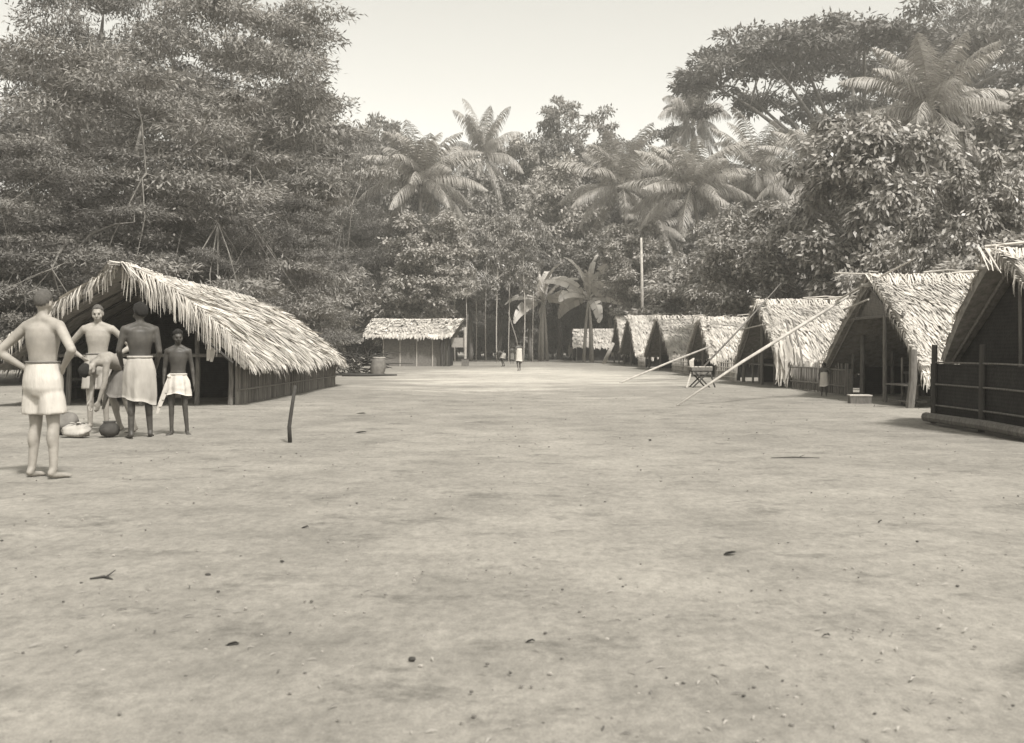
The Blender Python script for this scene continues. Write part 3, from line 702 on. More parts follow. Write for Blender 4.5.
def frame(z, x):
    """rotation whose z axis is z and x axis is near x"""
    z = Vector(z).normalized(); x = Vector(x); x = (x - z * x.dot(z)).normalized(); y = z.cross(x)
    return Matrix((x, y, z)).transposed()

def hand(mb, wr, d, palm_n, s, curl=.35, side=1):
    """palm, four unequal bent fingers and a thumb leaving the side of the palm"""
    d = Vector(d).normalized(); n = Vector(palm_n); n = (n - d * n.dot(d)).normalized(); sd_ = d.cross(n) * side
    wr = Vector(wr)
    mb.ellipsoid(wr + d * .045 * s, (.04 * s, .016 * s, .052 * s), frame(d, sd_))
    for i, (off, ln) in enumerate(((-.03, .068), (-.01, .078), (.01, .072), (.029, .056))):
        a = wr + d * .082 * s + sd_ * off * s; b = a + (d + n * curl * .5 + sd_ * off * 3).normalized() * ln * .5 * s
        c = b + (d + n * curl * 2).normalized() * ln * .5 * s
        limb(mb, a - d * .02 * s, b, .0088 * s, .0082 * s, 7); limb(mb, b, c, .0082 * s, .007 * s, 7)
    a = wr + d * .02 * s - sd_ * .03 * s; b = a + (d * .7 - sd_ * .6 + n * .3).normalized() * .042 * s; c = b + (d + n * .3).normalized() * .03 * s
    limb(mb, a, b, .012 * s, .01 * s, 7); limb(mb, b, c, .01 * s, .008 * s, 7)

def person(label, loc, facing, height, J, skin, hair, vox=.011, clothes=(), build=1.0, group=None, hairlen=0.0):
    """J: joint positions in metres for a 1.7 m body, facing -Y, x to the picture's right; mirrored names end in l / r"""
    t = empty('person', loc, facing, label, 'person', group); s = height / 1.7
    g = {k: Vector(v) * s for k, v in J.items() if k != 'eyes'}
    mb = MB(); B = build * s
    pel, che, nek, hed = g['pelvis'], g['chest'], g['neck'], g['head']
    up = (che - pel).normalized(); across = (g['shr'] - g['shl']).normalized()
    hx = (g['hpr'] - g['hpl']).normalized()
    fr0 = frame(up, hx); fr1 = frame(up, across); prof = ((-.3, .05, .05), (-.24, .12, .085), (-.08, .158, .112), (.1, .152, .108), (.35, .13, .094), (.55, .134, .098), (.8, .156, .11), (1.0, .168, .112), (1.15, .162, .1), (1.27, .125, .08), (1.36, .07, .06)); nn = 20
    k0 = len(mb.v); vs = []
    for (u, a_, b_) in prof:
        c = pel + (che - pel) * u; w_ = min(1, max(0, u)); ax = (fr0.col[0] * (1 - w_) + fr1.col[0] * w_).normalized(); ay = up.cross(ax)
        if u > 1.1: c = c.lerp(nek - (nek - che) * .25, .35)
        for j in range(nn):
            an = 2 * math.pi * j / nn; vs.append(c + ax * a_ * B * math.cos(an) + ay * b_ * B * math.sin(an) * (1.06 if math.sin(an) > 0 else 1))
    mb.add(vs, [(i * nn + j, i * nn + (j + 1) % nn, (i + 1) * nn + (j + 1) % nn, (i + 1) * nn + j) for i in range(len(prof) - 1) for j in range(nn)] + [tuple(range(nn))[::-1], tuple((len(prof) - 1) * nn + j for j in range(nn))])
    limb(mb, g['shl'].lerp(che, .15), g['shr'].lerp(che, .15), .062 * B, .062 * B)
    limb(mb, che + up * .02 * s, nek, .075 * B, .052 * s)
    limb(mb, g['shl'].lerp(nek, .25) , nek + up * .01, .05 * B, .045 * s); limb(mb, g['shr'].lerp(nek, .25), nek + up * .01, .05 * B, .045 * s)
    hu = (hed - nek).normalized()
    limb(mb, nek - hu * .02 * s, hed - hu * .03 * s, .05 * s, .045 * s)
    # head
    hf = Vector(J.get('face', (0, -1, 0))); hf = (hf - hu * hf.dot(hu)).normalized(); hr = frame(hu, hu.cross(-hf).normalized() if hu.cross(-hf).length > 0 else (1, 0, 0))
    hx_ = hr @ Vector((1, 0, 0)); 
    def H(x, y, z): return hed + (hx_ * x + hf * y + hu * z) * s       # y forward, z up from head centre
    hrot = frame(hu, hx_)
    mb.ellipsoid(H(0, -.012, .022), (.073 * s, .092 * s, .095 * s), hrot, 18, 12)
    mb.ellipsoid(H(0, .018, -.045), (.054 * s, .066 * s, .07 * s), hrot, 16, 10)
    mb.ellipsoid(H(0, .05, -.092), (.026 * s, .024 * s, .024 * s), hrot)
    limb(mb, H(0, .082, .008), H(0, .1, -.03), .009 * s, .015 * s, 8)
    limb(mb, H(-.035, .078, .024), H(.035, .078, .024), .012 * s, .012 * s, 8)
    limb(mb, H(-.018, .079, -.064), H(.018, .079, -.064), .009 * s, .009 * s, 8)
    for q in (-1, 1):
        mb.ellipsoid(H(q * .074, -.01, -.008), (.01 * s, .018 * s, .032 * s), hrot)
        mb.ellipsoid(H(q * .045, .055, -.03), (.024 * s, .022 * s, .026 * s), hrot)
    for q in 'lr':
        limb(mb, g['sh' + q], g['el' + q], .05 * B, .038 * B); limb(mb, g['el' + q], g['wr' + q], .039 * B, .025 * B)
        mb.ellipsoid(g['sh' + q].lerp(g['el' + q], .35), (.048 * B, .048 * B, .09 * B), frame(g['el' + q] - g['sh' + q], (1, .1, 0)))
        mb.ellipsoid(g['el' + q].lerp(g['wr' + q], .25), (.041 * B, .041 * B, .08 * B), frame(g['wr' + q] - g['el' + q], (1, .1, 0)))
        hd = Vector(J.get('hand' + q, (g['wr' + q] - g['el' + q]))).normalized()
        pn = Vector(J.get('palm' + q, (0, -1, 0)))
        hand(mb, g['wr' + q], hd, pn, s, side=1 if q == 'r' else -1)
        limb(mb, g['hp' + q], g['kn' + q], .085 * B, .054 * B); limb(mb, g['kn' + q], g['an' + q], .053 * B, .034 * B)
        mb.ellipsoid(g['hp' + q] + Vector((0, .012 * s, 0)), (.085 * B, .085 * B, .1 * B))
        cv = g['kn' + q].lerp(g['an' + q], .3); back = Vector((0, 1, 0)) if 'face_b' not in J else Vector(J['face_b'])
        mb.ellipsoid(cv + back * .016 * s, (.049 * B, .052 * B, .11 * B), frame(g['an' + q] - g['kn' + q], (1, .1, 0)))
        toe = g['toe' + q]; an = g['an' + q]; fd = (toe - an); fd.z = 0; fd.normalize(); fs = Vector((-fd.y, fd.x, 0))
        limb(mb, an, an + Vector((0, 0, -.035 * s)) - fd * .03 * s, .036 * s, .032 * s)
        limb(mb, Vector((an.x, an.y, .032 * s)), Vector((toe.x, toe.y, .02 * s)) - fd * .03 * s, .03 * s, .024 * s)
        limb(mb, Vector((toe.x, toe.y, .018 * s)) - fd * .05 * s - fs * .022 * s, Vector((toe.x, toe.y, .018 * s)) - fd * .05 * s + fs * .022 * s, .019 * s, .019 * s)
        for i in range(5):
            a = Vector((toe.x, toe.y, .014 * s)) + fs * (-.034 + .017 * i) * s - fd * .04 * s
            limb(mb, a, a + fd * (.05 - .006 * abs(i - 1.5)) * s, .0095 * s, .008 * s, 6)
    body = grow(mb, vox, 5, 'body', skin, t)
    # hair: a rough cap over the skull
    hb = MB(); n = 20; k = 10; vs = []
    for i in range(k + 1):
        for j in range(n):
            th = math.pi * i / k; ph = 2 * math.pi * j / n
            x = math.sin(th) * math.cos(ph); y = math.sin(th) * math.sin(ph); z = math.cos(th)
            r = (.008 if hairlen == 0 else hairlen) + (.006 + hairlen * .3) * noise.noise(Vector((x, y, z)) * 9)
            zl = .33 if y > .75 else (-.85 if y < -.45 else (-.02 + (.35 * (y - .1) / .65 if y > .1 else -.83 * (-y + .1) / .55)))
            q_ = min(1, max(0, (zl - z) / .22 + .5)); fr_ = -(.022 + r) * q_ * q_ * (3 - 2 * q_)
            vs.append(H(x * (.073 + r + fr_), -.012 + y * (.092 + r + fr_ * 1.3), .028 + z * (.095 + r + fr_)))
    hb.add(vs, [(i * n + j, (i + 1) * n + j, (i + 1) * n + (j + 1) % n, i * n + (j + 1) % n) for i in range(k) for j in range(n)])
    hb.build('hair', hair, t, smooth=True)
    if 'eyes' in J:
        for q in (-1, 1):
            e = MB(); e.ellipsoid(H(q * .031, .076, .004), (.012 * s, .006 * s, .006 * s), hrot); e.build('eye', M['hair'], t, smooth=True)
    for c in clothes: c(t, g, s, B)
    return t

def loft(name, rings, m, parent, n=30, fold=0.0, seed=0, thick=.008):
    """cloth tube: rings = (centre, x axis, y axis, rx, ry); folds grow toward the hem"""
    b = MB(); K = len(rings)
    for inner in (0, 1):
        for i, (c, ax, ay, rx, ry) in enumerate(rings):
            for j in range(n):
                a = 2 * math.pi * j / n; f = 1 + fold * (.25 + .75 * i / (K - 1)) * (math.sin(5 * a + seed) * .5 + math.sin(9 * a + seed * 2.3) * .35 + noise.noise(Vector((a * 1.3, i * .5, seed))) * .6)
                q = f - (thick / max(rx, ry) if inner else 0)
                b.v.append(tuple(Vector(c) + Vector((0, 0, rx * .22 * (i / (K - 1)) ** 2 * math.sin(a * 1 + seed * 1.7) + rx * .05 * (i / (K - 1)) * math.sin(4 * a + seed))) + Vector(ax) * rx * q * math.cos(a) + Vector(ay) * ry * q * math.sin(a)))
    for k in (0, 1):
        o = k * K * n
        for i in range(K - 1):
            for j in range(n):
                f = (o + i * n + j, o + i * n + (j + 1) % n, o + (i + 1) * n + (j + 1) % n, o + (i + 1) * n + j); b.f.append(f if k else f[::-1])
    for r in (0, K - 1):
        for j in range(n): b.f.append((r * n + j, r * n + (j + 1) % n, K * n + r * n + (j + 1) % n, K * n + r * n + j))
    return b.build(name, m, parent, smooth=True)

def wrap(m, waist=.08, hem=.45, flare=1.12, seed=0, name='wraparound_skirt', knot=None, fold=.17, over=None, sway=(0, 0)):
    def f(t, g, s, B):
        pel = g['pelvis']; up = (g['chest'] - pel).normalized(); kn = (g['knl'] + g['knr']) / 2
        hx = (g['hpr'] - g['hpl']).normalized(); dwn = (kn - pel); rings = []; Hh = (waist + hem) * s
        for i in range(12):
            u = i / 11; d = u * Hh
            if d < waist * s: c = pel + up * (waist * s - d)
            else: c = pel + dwn.normalized() * (d - waist * s)
            spread = abs((g['knl'] - g['knr']).dot(hx)) / 2
            rx = (.142 + .052 * math.sin(min(1, u * 2.2) * math.pi / 2)) * B * (1 + (flare - 1) * u); ry = (.115 + .05 * math.sin(min(1, u * 2) * math.pi / 2)) * B * (1 + (flare - 1) * u)
            rx = max(rx, (spread * u + .075 * s) * (.6 + .4 * u))
            ay = Vector((-hx.y, hx.x, 0)); rings.append((c + Vector((sway[0], sway[1], 0)) * u * s, hx, ay, rx, ry))
        o = loft(name, rings, m, t, 64, fold, seed)
        b = MB(); c0, ax, ay, rx, ry = rings[0]; b.tube([c0 + ax * rx * 1.02 * math.cos(a * math.pi / 12) + ay * ry * 1.02 * math.sin(a * math.pi / 12) for a in range(25)], .016 * s, 7, cap=False); b.build('waistband', m, o, smooth=True)
        if knot:
            kb = MB(); p = rings[1][0] + hx * rings[1][3] * knot * .9 - Vector((-hx.y, hx.x, 0)) * rings[1][4] * .75
            kb.ellipsoid(p, (.035 * s, .03 * s, .035 * s), jit=.15)
            for q in range(4):
                e = Vector((knot * (.02 + .02 * q), -.03, -.12 - .05 * q)) * s
                kb.ribbon([p, p + e * .6 + Vector((0, -.02, 0)), p + e * 1.6, p + e * 2.2], [.03 * s, .06 * s, .08 * s, .04 * s], (1, .4 * q - .6, 0))
            kb.build('knot', m, o, smooth=True)
    return f

def shorts(m, waist=.1, leg=.3):
    def f(t, g, s, B):
        pel = g['pelvis']; mb = MB()
        vs = []; nn = 22; pr = ((waist, .152, .122), (.04, .168, .132), (-.04, .186, .142), (-.12, .19, .14), (-.19, .16, .11))
        for z, a_, b_ in pr:
            for j in range(nn): vs.append(pel + Vector((a_ * B * math.cos(6.28318 * j / nn), b_ * B * math.sin(6.28318 * j / nn), z * s)))
        mb.add(vs, [(i * nn + j, (i + 1) * nn + j, (i + 1) * nn + (j + 1) % nn, i * nn + (j + 1) % nn) for i in range(4) for j in range(nn)] + [tuple(range(nn)), tuple(4 * nn + j for j in range(nn))[::-1]])
        for q in 'lr':
            d = (g['kn' + q] - g['hp' + q]).normalized(); mb.tube([g['hp' + q] + Vector((0, 0, -.02 * s)), g['hp' + q] + Vector((0, 0, -.03 * s)), g['hp' + q] + d * leg * s * .5, g['hp' + q] + d * leg * s], [.05 * B, .085 * B, .11 * B, .12 * B], 18)
        o = grow(mb, .012, 6, 'shorts', m, t)
        b = MB(); b.tube([pel + Vector((.15 * B * math.cos(a * math.pi / 12), .122 * B * math.sin(a * math.pi / 12), waist * s)) for a in range(25)], .012 * s, 6, cap=False); b.build('belt', M['cloth_grey'], o, smooth=True)
    return f

STAND = dict(pelvis=(0, 0, .93), chest=(0, .0, 1.28), neck=(0, .01, 1.44), head=(0, -.012, 1.585), shl=(-.185, 0, 1.38), shr=(.185, 0, 1.38),
    ell=(-.24, .02, 1.1), elr=(.24, .02, 1.1), wrl=(-.25, -.04, .86), wrr=(.25, -.04, .86), hpl=(-.09, 0, .88), hpr=(.09, 0, .88),
    knl=(-.1, -.02, .49), knr=(.1, -.02, .49), anl=(-.11, .02, .085), anr=(.11, .02, .085), toel=(-.13, -.15, .02), toer=(.13, -.15, .02),
    palml=(1, 0, 0), palmr=(-1, 0, 0))
def pose(**k): d = dict(STAND); d.update(k); return d

G = None
# pale man with bare back at the far left, hand on hip
person('pale bare-backed man in white shorts, nearest of the group and farthest left, elbow out', (wx(43, 9.4), 9.4, 0), R(160), 1.66,
       pose(elr=(.4, .12, 1.14), wrr=(.2, -.02, .98), handr=(-.5, -.6, -.5), palmr=(-1, 0, 0), ell=(-.42, .1, 1.16), wrl=(-.2, -.03, 1.0), handl=(.5, -.6, -.5), palml=(1, 0, 0),
            anl=(-.14, .02, .085), toel=(-.17, -.15, .02), face=(.2, -1, 0)), M['skin_pale'], M['hair_fair'], clothes=(shorts(M['cloth_white'], .12, .3),), build=1.04)
# pale man with hands on hips facing the camera
person('pale bare-chested man facing the camera with hands on hips, behind the bending person', (wx(98, 15.2), 15.2, 0), R(6), 1.76,
       pose(elr=(.43, .1, 1.13), wrr=(.2, -.03, .98), handr=(-.6, -.5, -.4), palmr=(-1, 0, 0), ell=(-.43, .1, 1.13), wrl=(-.2, -.03, .98), handl=(.6, -.5, -.4), palml=(1, 0, 0),
            face=(.1, -1, -.15), eyes=1), M['skin_pale'], M['hair_fair'], clothes=(shorts(M['cloth_tan'], .1, .34),), build=1.0)
# person bending over
bend = pose(pelvis=(0, .12, .9), chest=(0, -.2, 1.02), neck=(0, -.35, .97), head=(0, -.47, .88), shl=(-.17, -.29, .98), shr=(.17, -.29, .98), ell=(-.17, -.3, .7), elr=(.17, -.32, .7),
            wrl=(-.12, -.36, .45), wrr=(.12, -.38, .45), handl=(.1, -.1, -1), handr=(-.1, -.1, -1), hpl=(-.1, .1, .86), hpr=(.1, .1, .86), knl=(-.13, -.02, .48), knr=(.13, .02, .48),
            anl=(-.14, .1, .085), anr=(.16, .14, .085), toel=(-.18, -.07, .02), toer=(.2, -.03, .02), face=(0, -.7, -1))
person('person bending far forward, bare back, dark wrap, reaching toward the ground', (wx(119, 14.5), 14.5, 0), R(-38), 1.66, bend, M['skin_mid'], M['hair'],
       clothes=(wrap(M['cloth_grey'], .05, .38, 1.1, 3, knot=-1),))
person('dark-skinned man seen from behind in a tan knee-length wrap, standing left of the child', (wx(140, 13.5), 13.5, 0), R(205), 1.71,
       pose(ell=(-.23, .04, 1.1), wrl=(-.2, -.12, .88), elr=(.25, -.02, 1.11), wrr=(.2, -.2, .93), face=(.3, -1, -.05), anl=(-.13, -.06, .085), toel=(-.16, -.23, .02)), M['skin_dark'], M['hair'],
       clothes=(wrap(M['cloth_tan'], .1, .46, 1.03, 1, fold=.13),), hairlen=.022)
person('slim dark-skinned child in a short white wrap knotted at one side, facing the camera', (wx(178, 14.0), 14.0, 0), R(12), 1.38,
       pose(shl=(-.17, 0, 1.37), shr=(.17, 0, 1.37), ell=(-.21, .03, 1.09), wrl=(-.22, -.02, .86), elr=(.22, .03, 1.09), wrr=(.25, -.02, .85), face=(.25, -1, -.1), eyes=1, head=(0, -.01, 1.59),
            knr=(.11, -.02, .49), anr=(.14, .02, .085), toer=(.19, -.14, .02), anl=(-.1, .0, .085), toel=(-.15, -.16, .02)), M['skin_dark'], M['hair'], vox=.0095,
       clothes=(wrap(M['cloth_white'], .06, .3, 1.2, 2, knot=-1, fold=.2),), build=.9, hairlen=.018)
# far figures
def tunic(m):
    def f(t, g, s, B):
        r = []
        for i in range(10):
            z = 1.3 - i * .085; q = i / 9; r.append((Vector((0, 0, z * s)), (1, 0, 0), (0, 1, 0), (.17 + .05 * q) * s, (.12 + .06 * q) * s))
        loft('tunic', r, m, t, 26, .06, 4)
    return f
person('small figure walking far off in the clearing in a pale tunic', (wx(519, 53), 53, 0), R(200), 1.48, pose(anl=(-.12, -.16, .085), toel=(-.13, -.32, .02), knl=(-.1, -.14, .5), anr=(.1, .14, .1), toer=(.11, 0, .02), elr=(.26, .12, 1.1)), M['skin_dark'], M['hair'], vox=.025, clothes=(tunic(M['cloth_white']),))
person('far figure stooping in a grey wrap, left of the walking one', (wx(502, 66), 66, 0), R(-75), 1.5, bend, M['skin_dark'], M['hair'], vox=.025, clothes=(wrap(M['cloth_tan'], .12, .36, 1.15, 5),))
person('farthest dark figure standing between the stooping and the walking one', (wx(512, 74), 74, 0), R(10), 1.3, STAND, M['skin_dark'], M['hair'], vox=.03, clothes=(wrap(M['cloth_grey'], .1, .5, 1.15, 6),))
person('tiny child standing alone before the low stick fence of the right houses', (wx(824, 25.3), 25.3, 0), R(-20), .8,
       pose(head=(0, -.01, 1.56), neck=(0, .01, 1.42), elr=(.34, .0, 1.2), wrr=(.16, -.06, 1.42), handr=(-.5, 0, .7)), M['skin_dark'], M['hair'], vox=.012, clothes=(tunic(M['cloth_white']),), build=1.15, hairlen=.03)

# ------------------------------------------------------------------ vegetation
def skeleton(seed, H, R_, h0, nl, nc, shape='round', flat=1.0, r0=.35, lean=0.0):
    """trunk + limbs reaching clump centres; returns limb builder and clump centres"""
    rd = random.Random(seed); mb = MB()
    tx, ty = rd.gauss(0, lean), rd.gauss(0, lean)
    tp = [Vector((tx * (k / 5) ** 1.5 * H * .3 + rd.gauss(0, .08) * (k > 0), ty * (k / 5) ** 1.5 * H * .3 + rd.gauss(0, .08) * (k > 0), h0 * k / 5)) for k in range(6)]
    tp += [tp[-1] + Vector((rd.gauss(0, .3), rd.gauss(0, .3), (H - h0) * .35)), tp[-1] + Vector((rd.gauss(0, .5), rd.gauss(0, .5), (H - h0) * .75))]
    tr = [r0 * 1.35, r0 * 1.05, r0 * .95, r0 * .85, r0 * .78, r0 * .7, r0 * .42, r0 * .12]
    mb.tube(tp, tr, 9)
    limbs = []
    for i in range(nl):
        a = 2 * math.pi * (i + rd.uniform(-.3, .3)) / nl; k = rd.uniform(.0, 1); st = tp[4].lerp(tp[6], k)
        rr = R_ * rd.uniform(.6, .92); zz = h0 + (H - h0) * (rd.uniform(.1, .55) if shape != 'umbrella' else rd.uniform(.55, .8))
        en = Vector((tp[5].x + math.cos(a) * rr, tp[5].y + math.sin(a) * rr, zz)); mid = st.lerp(en, .5) + Vector((rd.gauss(0, .3), rd.gauss(0, .3), (H - h0) * .12))
        pts = [st, st.lerp(mid, .6) + Vector((0, 0, -.1)), mid, mid.lerp(en, .55) + Vector((0, 0, .15)), en]
        mb.tube(pts, [r0 * .45, r0 * .36, r0 * .26, r0 * .16, r0 * .06], 6); limbs += [pts[2], pts[3], pts[4]]
    limbs += tp[5:]
    C = []
    tries = 0
    while len(C) < nc and tries < nc * 40:
        tries += 1
        u = Vector((rd.uniform(-1, 1), rd.uniform(-1, 1), rd.uniform(-1, 1)))
        if shape == 'umbrella':
            if u.x * u.x + u.y * u.y > 1: continue
            z = h0 + (H - h0) * (.62 + .38 * math.sqrt(max(0, 1 - u.x ** 2 - u.y ** 2)) * (.6 + .4 * u.z)); p = Vector((u.x * R_, u.y * R_, z))
        elif shape == 'layered':
            if u.x * u.x + u.y * u.y > 1: continue
            zz = (u.z + 1) / 2; rr = R_ * (1 - .45 * zz ** 2); p = Vector((u.x * rr, u.y * rr, h0 * .35 + (H - h0 * .35) * zz))
        else:
            l = u.length
            if l > 1 or l < .45: continue
            zc = h0 + (H - h0) * .42; p = Vector((u.x * R_, u.y * R_, zc + u.z * (H - h0) * (.56 if u.z > 0 else .5)))
            p.x *= 1 + .2 * noise.noise(Vector((p.z * .3, seed, 0)))
        C.append(p)
    for p in C:
        b = min(limbs, key=lambda q: (q - p).length)
        if (b - p).length > .4: mb.tube([b, b.lerp(p, .5) + Vector((rd.gauss(0, .1), rd.gauss(0, .1), .12)), p], [r0 * .1, r0 * .07, r0 * .03], 4, cap=False)
    return mb, C, rd

def foliage(C, per, cr, flat, ll, lw, seed, up=.8, droop=.2, spread=.6, feather=False):
    g = np.random.default_rng(seed); C = np.array([tuple(c) for c in C]); n = len(C) * per
    idx = np.repeat(np.arange(len(C)), per); sc = (g.uniform(.6, 1.35, len(C)) * cr)[idx]
    th = g.uniform(0, 2 * np.pi, n); r = g.uniform(0, 1, n) ** .55; zz = g.uniform(-.45, 1, n)
    sh = np.sqrt(np.clip(1 - zz ** 2, 0, 1)) * r ** .6
    off = np.stack([np.cos(th) * sh, np.sin(th) * sh, zz * (r ** .4) * flat], 1) * sc[:, None]
    # sub-clusters inside each clump: snap most leaves near twigs
    tw = g.normal(0, 1, (len(C) * 9, 3)) * [1, 1, flat]; tw = norm(tw) * g.uniform(.5, 1.05, (len(C) * 9, 1)) * [1, 1, flat]
    pick = idx * 9 + g.integers(0, 9, n); snap = g.uniform(0, 1, n) < spread
    off[snap] = tw[pick[snap]] * sc[snap, None] + g.normal(0, .2, (snap.sum(), 3)) * sc[snap, None] * [1, 1, max(.35, flat)]
    P = C[idx] + off
    D = off * [1, 1, .4] + g.normal(0, .55, (n, 3)) * sc[:, None]; D = norm(D); D[:, 2] -= droop; 
    N = norm(np.stack([g.normal(0, .55, n), g.normal(0, .55, n), np.full(n, up)], 1) + norm(off) * .45)
    L = ll * g.uniform(.6, 1.35, n); W = lw * g.uniform(.7, 1.3, n)
    return leaves(P, D, N, L, W)

def tree_parts(mb, VQ, name, label, bark, leafm, cat='tree', group=None):
    t = empty(name, (0, 0, 0), 0, label, cat, group)
    mb.build('trunk', M[bark], t, smooth=True)
    me = fast_mesh('crown', *VQ); me.materials.append(M[leafm]); o = bpy.data.objects.new('crown', me); col.objects.link(o); o.parent = t
    return t

KIND = {}
def proto(key, H, R_, fn): KIND[key] = dict(H=H, R=R_, fn=fn, root=None)
def mk(seed, H, R_, h0, nl, nc, shape, per, cr, flat, ll, lw, bark, leafm, name, r0=.35, up=.8, droop=.2, spread=.6):
    def f(label, group):
        mb, C, rd = skeleton(seed, H, R_, h0, nl, nc, shape, r0=r0)
        return tree_parts(mb, foliage(C, per, cr, flat, ll, lw, seed, up, droop, spread), name, label, bark, leafm, group=group)
    return f
# key, height, crown radius
proto('feather', 12, 6.0, mk(1, 12, 6.0, 4, 7, 90, 'layered', 1150, 1.5, .32, .21, .06, 'bark', 'leaf_mid', 'feathery_tree', .3, up=1.0, droop=.12, spread=.75))
proto('feather2', 12, 6.0, mk(2, 12, 6.0, 4, 8, 84, 'layered', 1150, 1.4, .36, .2, .055, 'bark', 'leaf_dark', 'feathery_tree', .32, up=1.0, droop=.1, spread=.7))
proto('bread', 10, 3.8, mk(3, 10, 3.8, 2.2, 8, 105, 'round', 400, .75, .8, .29, .13, 'bark', 'leaf_gloss', 'broadleaf_tree', .26, up=.7, droop=.55, spread=.8))
proto('bread2', 9, 3.8, mk(4, 9, 3.8, 1.8, 8, 105, 'round', 380, .8, .7, .27, .115, 'bark', 'leaf_gloss', 'broadleaf_tree', .26, up=.8, droop=.35, spread=.75))
proto('plume', 8, 4.5, mk(12, 8, 4.5, 2, 8, 80, 'layered', 700, 1.2, .5, .26, .08, 'bark_pale', 'leaf_light', 'feathery_bush', .18, up=.9, droop=.25, spread=.6))
proto('forest', 22, 7, mk(5, 22, 7, 9, 8, 90, 'round', 300, 1.45, .65, .55, .3, 'bark', 'leaf_mid', 'forest_tree', .4, up=.8, droop=.25, spread=.75))
proto('forest2', 22, 6, mk(6, 22, 6, 7, 8, 84, 'round', 300, 1.35, .6, .5, .28, 'bark', 'leaf_light', 'forest_tree', .36, up=.8, droop=.3, spread=.75))
proto('forest3', 22, 7, mk(7, 22, 7, 8, 8, 90, 'round', 300, 1.4, .5, .5, .26, 'bark', 'leaf_dark', 'forest_tree', .4, up=.9, droop=.2, spread=.7))
proto('under', 6, 3.2, mk(8, 6, 3.2, 1.2, 7, 60, 'round', 320, .8, .7, .3, .13, 'bark', 'leaf_light', 'bushy_tree', .12, up=.8, droop=.3, spread=.7))
proto('open', 24, 6.5, mk(9, 24, 6.5, 15, 12, 66, 'round', 150, .95, .4, .42, .2, 'bark', 'leaf_mid', 'open_crowned_tree', .4, up=1.0, droop=.1, spread=.6))
proto('umbrella', 20, 11, mk(10, 20, 11, 9, 13, 120, 'umbrella', 330, 1.35, .33, .38, .15, 'bark', 'leaf_dark', 'umbrella_tree', .55, up=1.0, droop=.1, spread=.7))

def slim_fn(label, group):
    rd = random.Random(15); mb = MB(); pts = [Vector((.12 * math.sin(k * .7), .1 * math.cos(k * .9), k * 1.5)) for k in range(9)]
    mb.tube(pts, [.11, .1, .1, .09, .09, .08, .07, .06, .03], 7)
    C = []
    for i in range(26):
        z = rd.uniform(6.5, 12.4); a = rd.uniform(0, 6.3); r = rd.uniform(.3, 1.7); p = Vector((math.cos(a) * r, math.sin(a) * r, z)); C.append(p)
        q = pts[min(8, int(z / 1.5))]; mb.tube([q, p], [.03, .012], 4, cap=False)
    return tree_parts(mb, foliage(C, 120, .6, .6, .36, .18, 15, .8, .4, .8), 'slim_tree', label, 'bark_pale', 'leaf_gloss', group=group)
proto('slim', 12.6, 2.0, slim_fn)

def frond_geo(g, base, az, el, L, droop, lw, nl=42, ll=.95, hang=.75):
    """one feather frond: rachis points and leaflets"""
    h = np.array([math.cos(az), math.sin(az), 0]); K = 14; pts = []; p = np.array(base, float); e = el
    for k in range(K + 1):
        pts.append(p.copy()); d = h * math.cos(e) + np.array([0, 0, 1]) * math.sin(e); p = p + d * L / K; e -= droop / K * (.5 + 1.2 * k / K)
    pts = np.array(pts); t = np.linspace(.12, .995, nl) * K; i = np.clip(t.astype(int), 0, K - 1); f = (t - i)[:, None]
    P = pts[i] * (1 - f) + pts[i + 1] * f; D = norm(pts[i + 1] - pts[i]); S = norm(np.cross(D, [0, 0, 1.0]) + 1e-6)
    Vs = []; u = t / K; prof = ll * np.sin(np.pi * np.clip(u * .92 + .1, 0, 1)) ** .6
    for sgn in (-1, 1):
        d = norm(S * sgn * .8 + D * .55 + np.array([0, 0, -1.0]) * (hang * g.uniform(.3, 1.1, (nl, 1))))
        a = P; m_ = a + d * (prof * .5)[:, None]; d2 = norm(d + np.array([0, 0, -.7])); b = m_ + d2 * (prof * .5)[:, None]
        w = D * lw * .5
        Vs.append(np.stack([a - w * .6, a + w * .6, m_ + w, m_ - w], 1)); Vs.append(np.stack([m_ - w, m_ + w, b + w * .15, b - w * .15], 1))
    V = np.concatenate(Vs).reshape(-1, 3); return V, pts
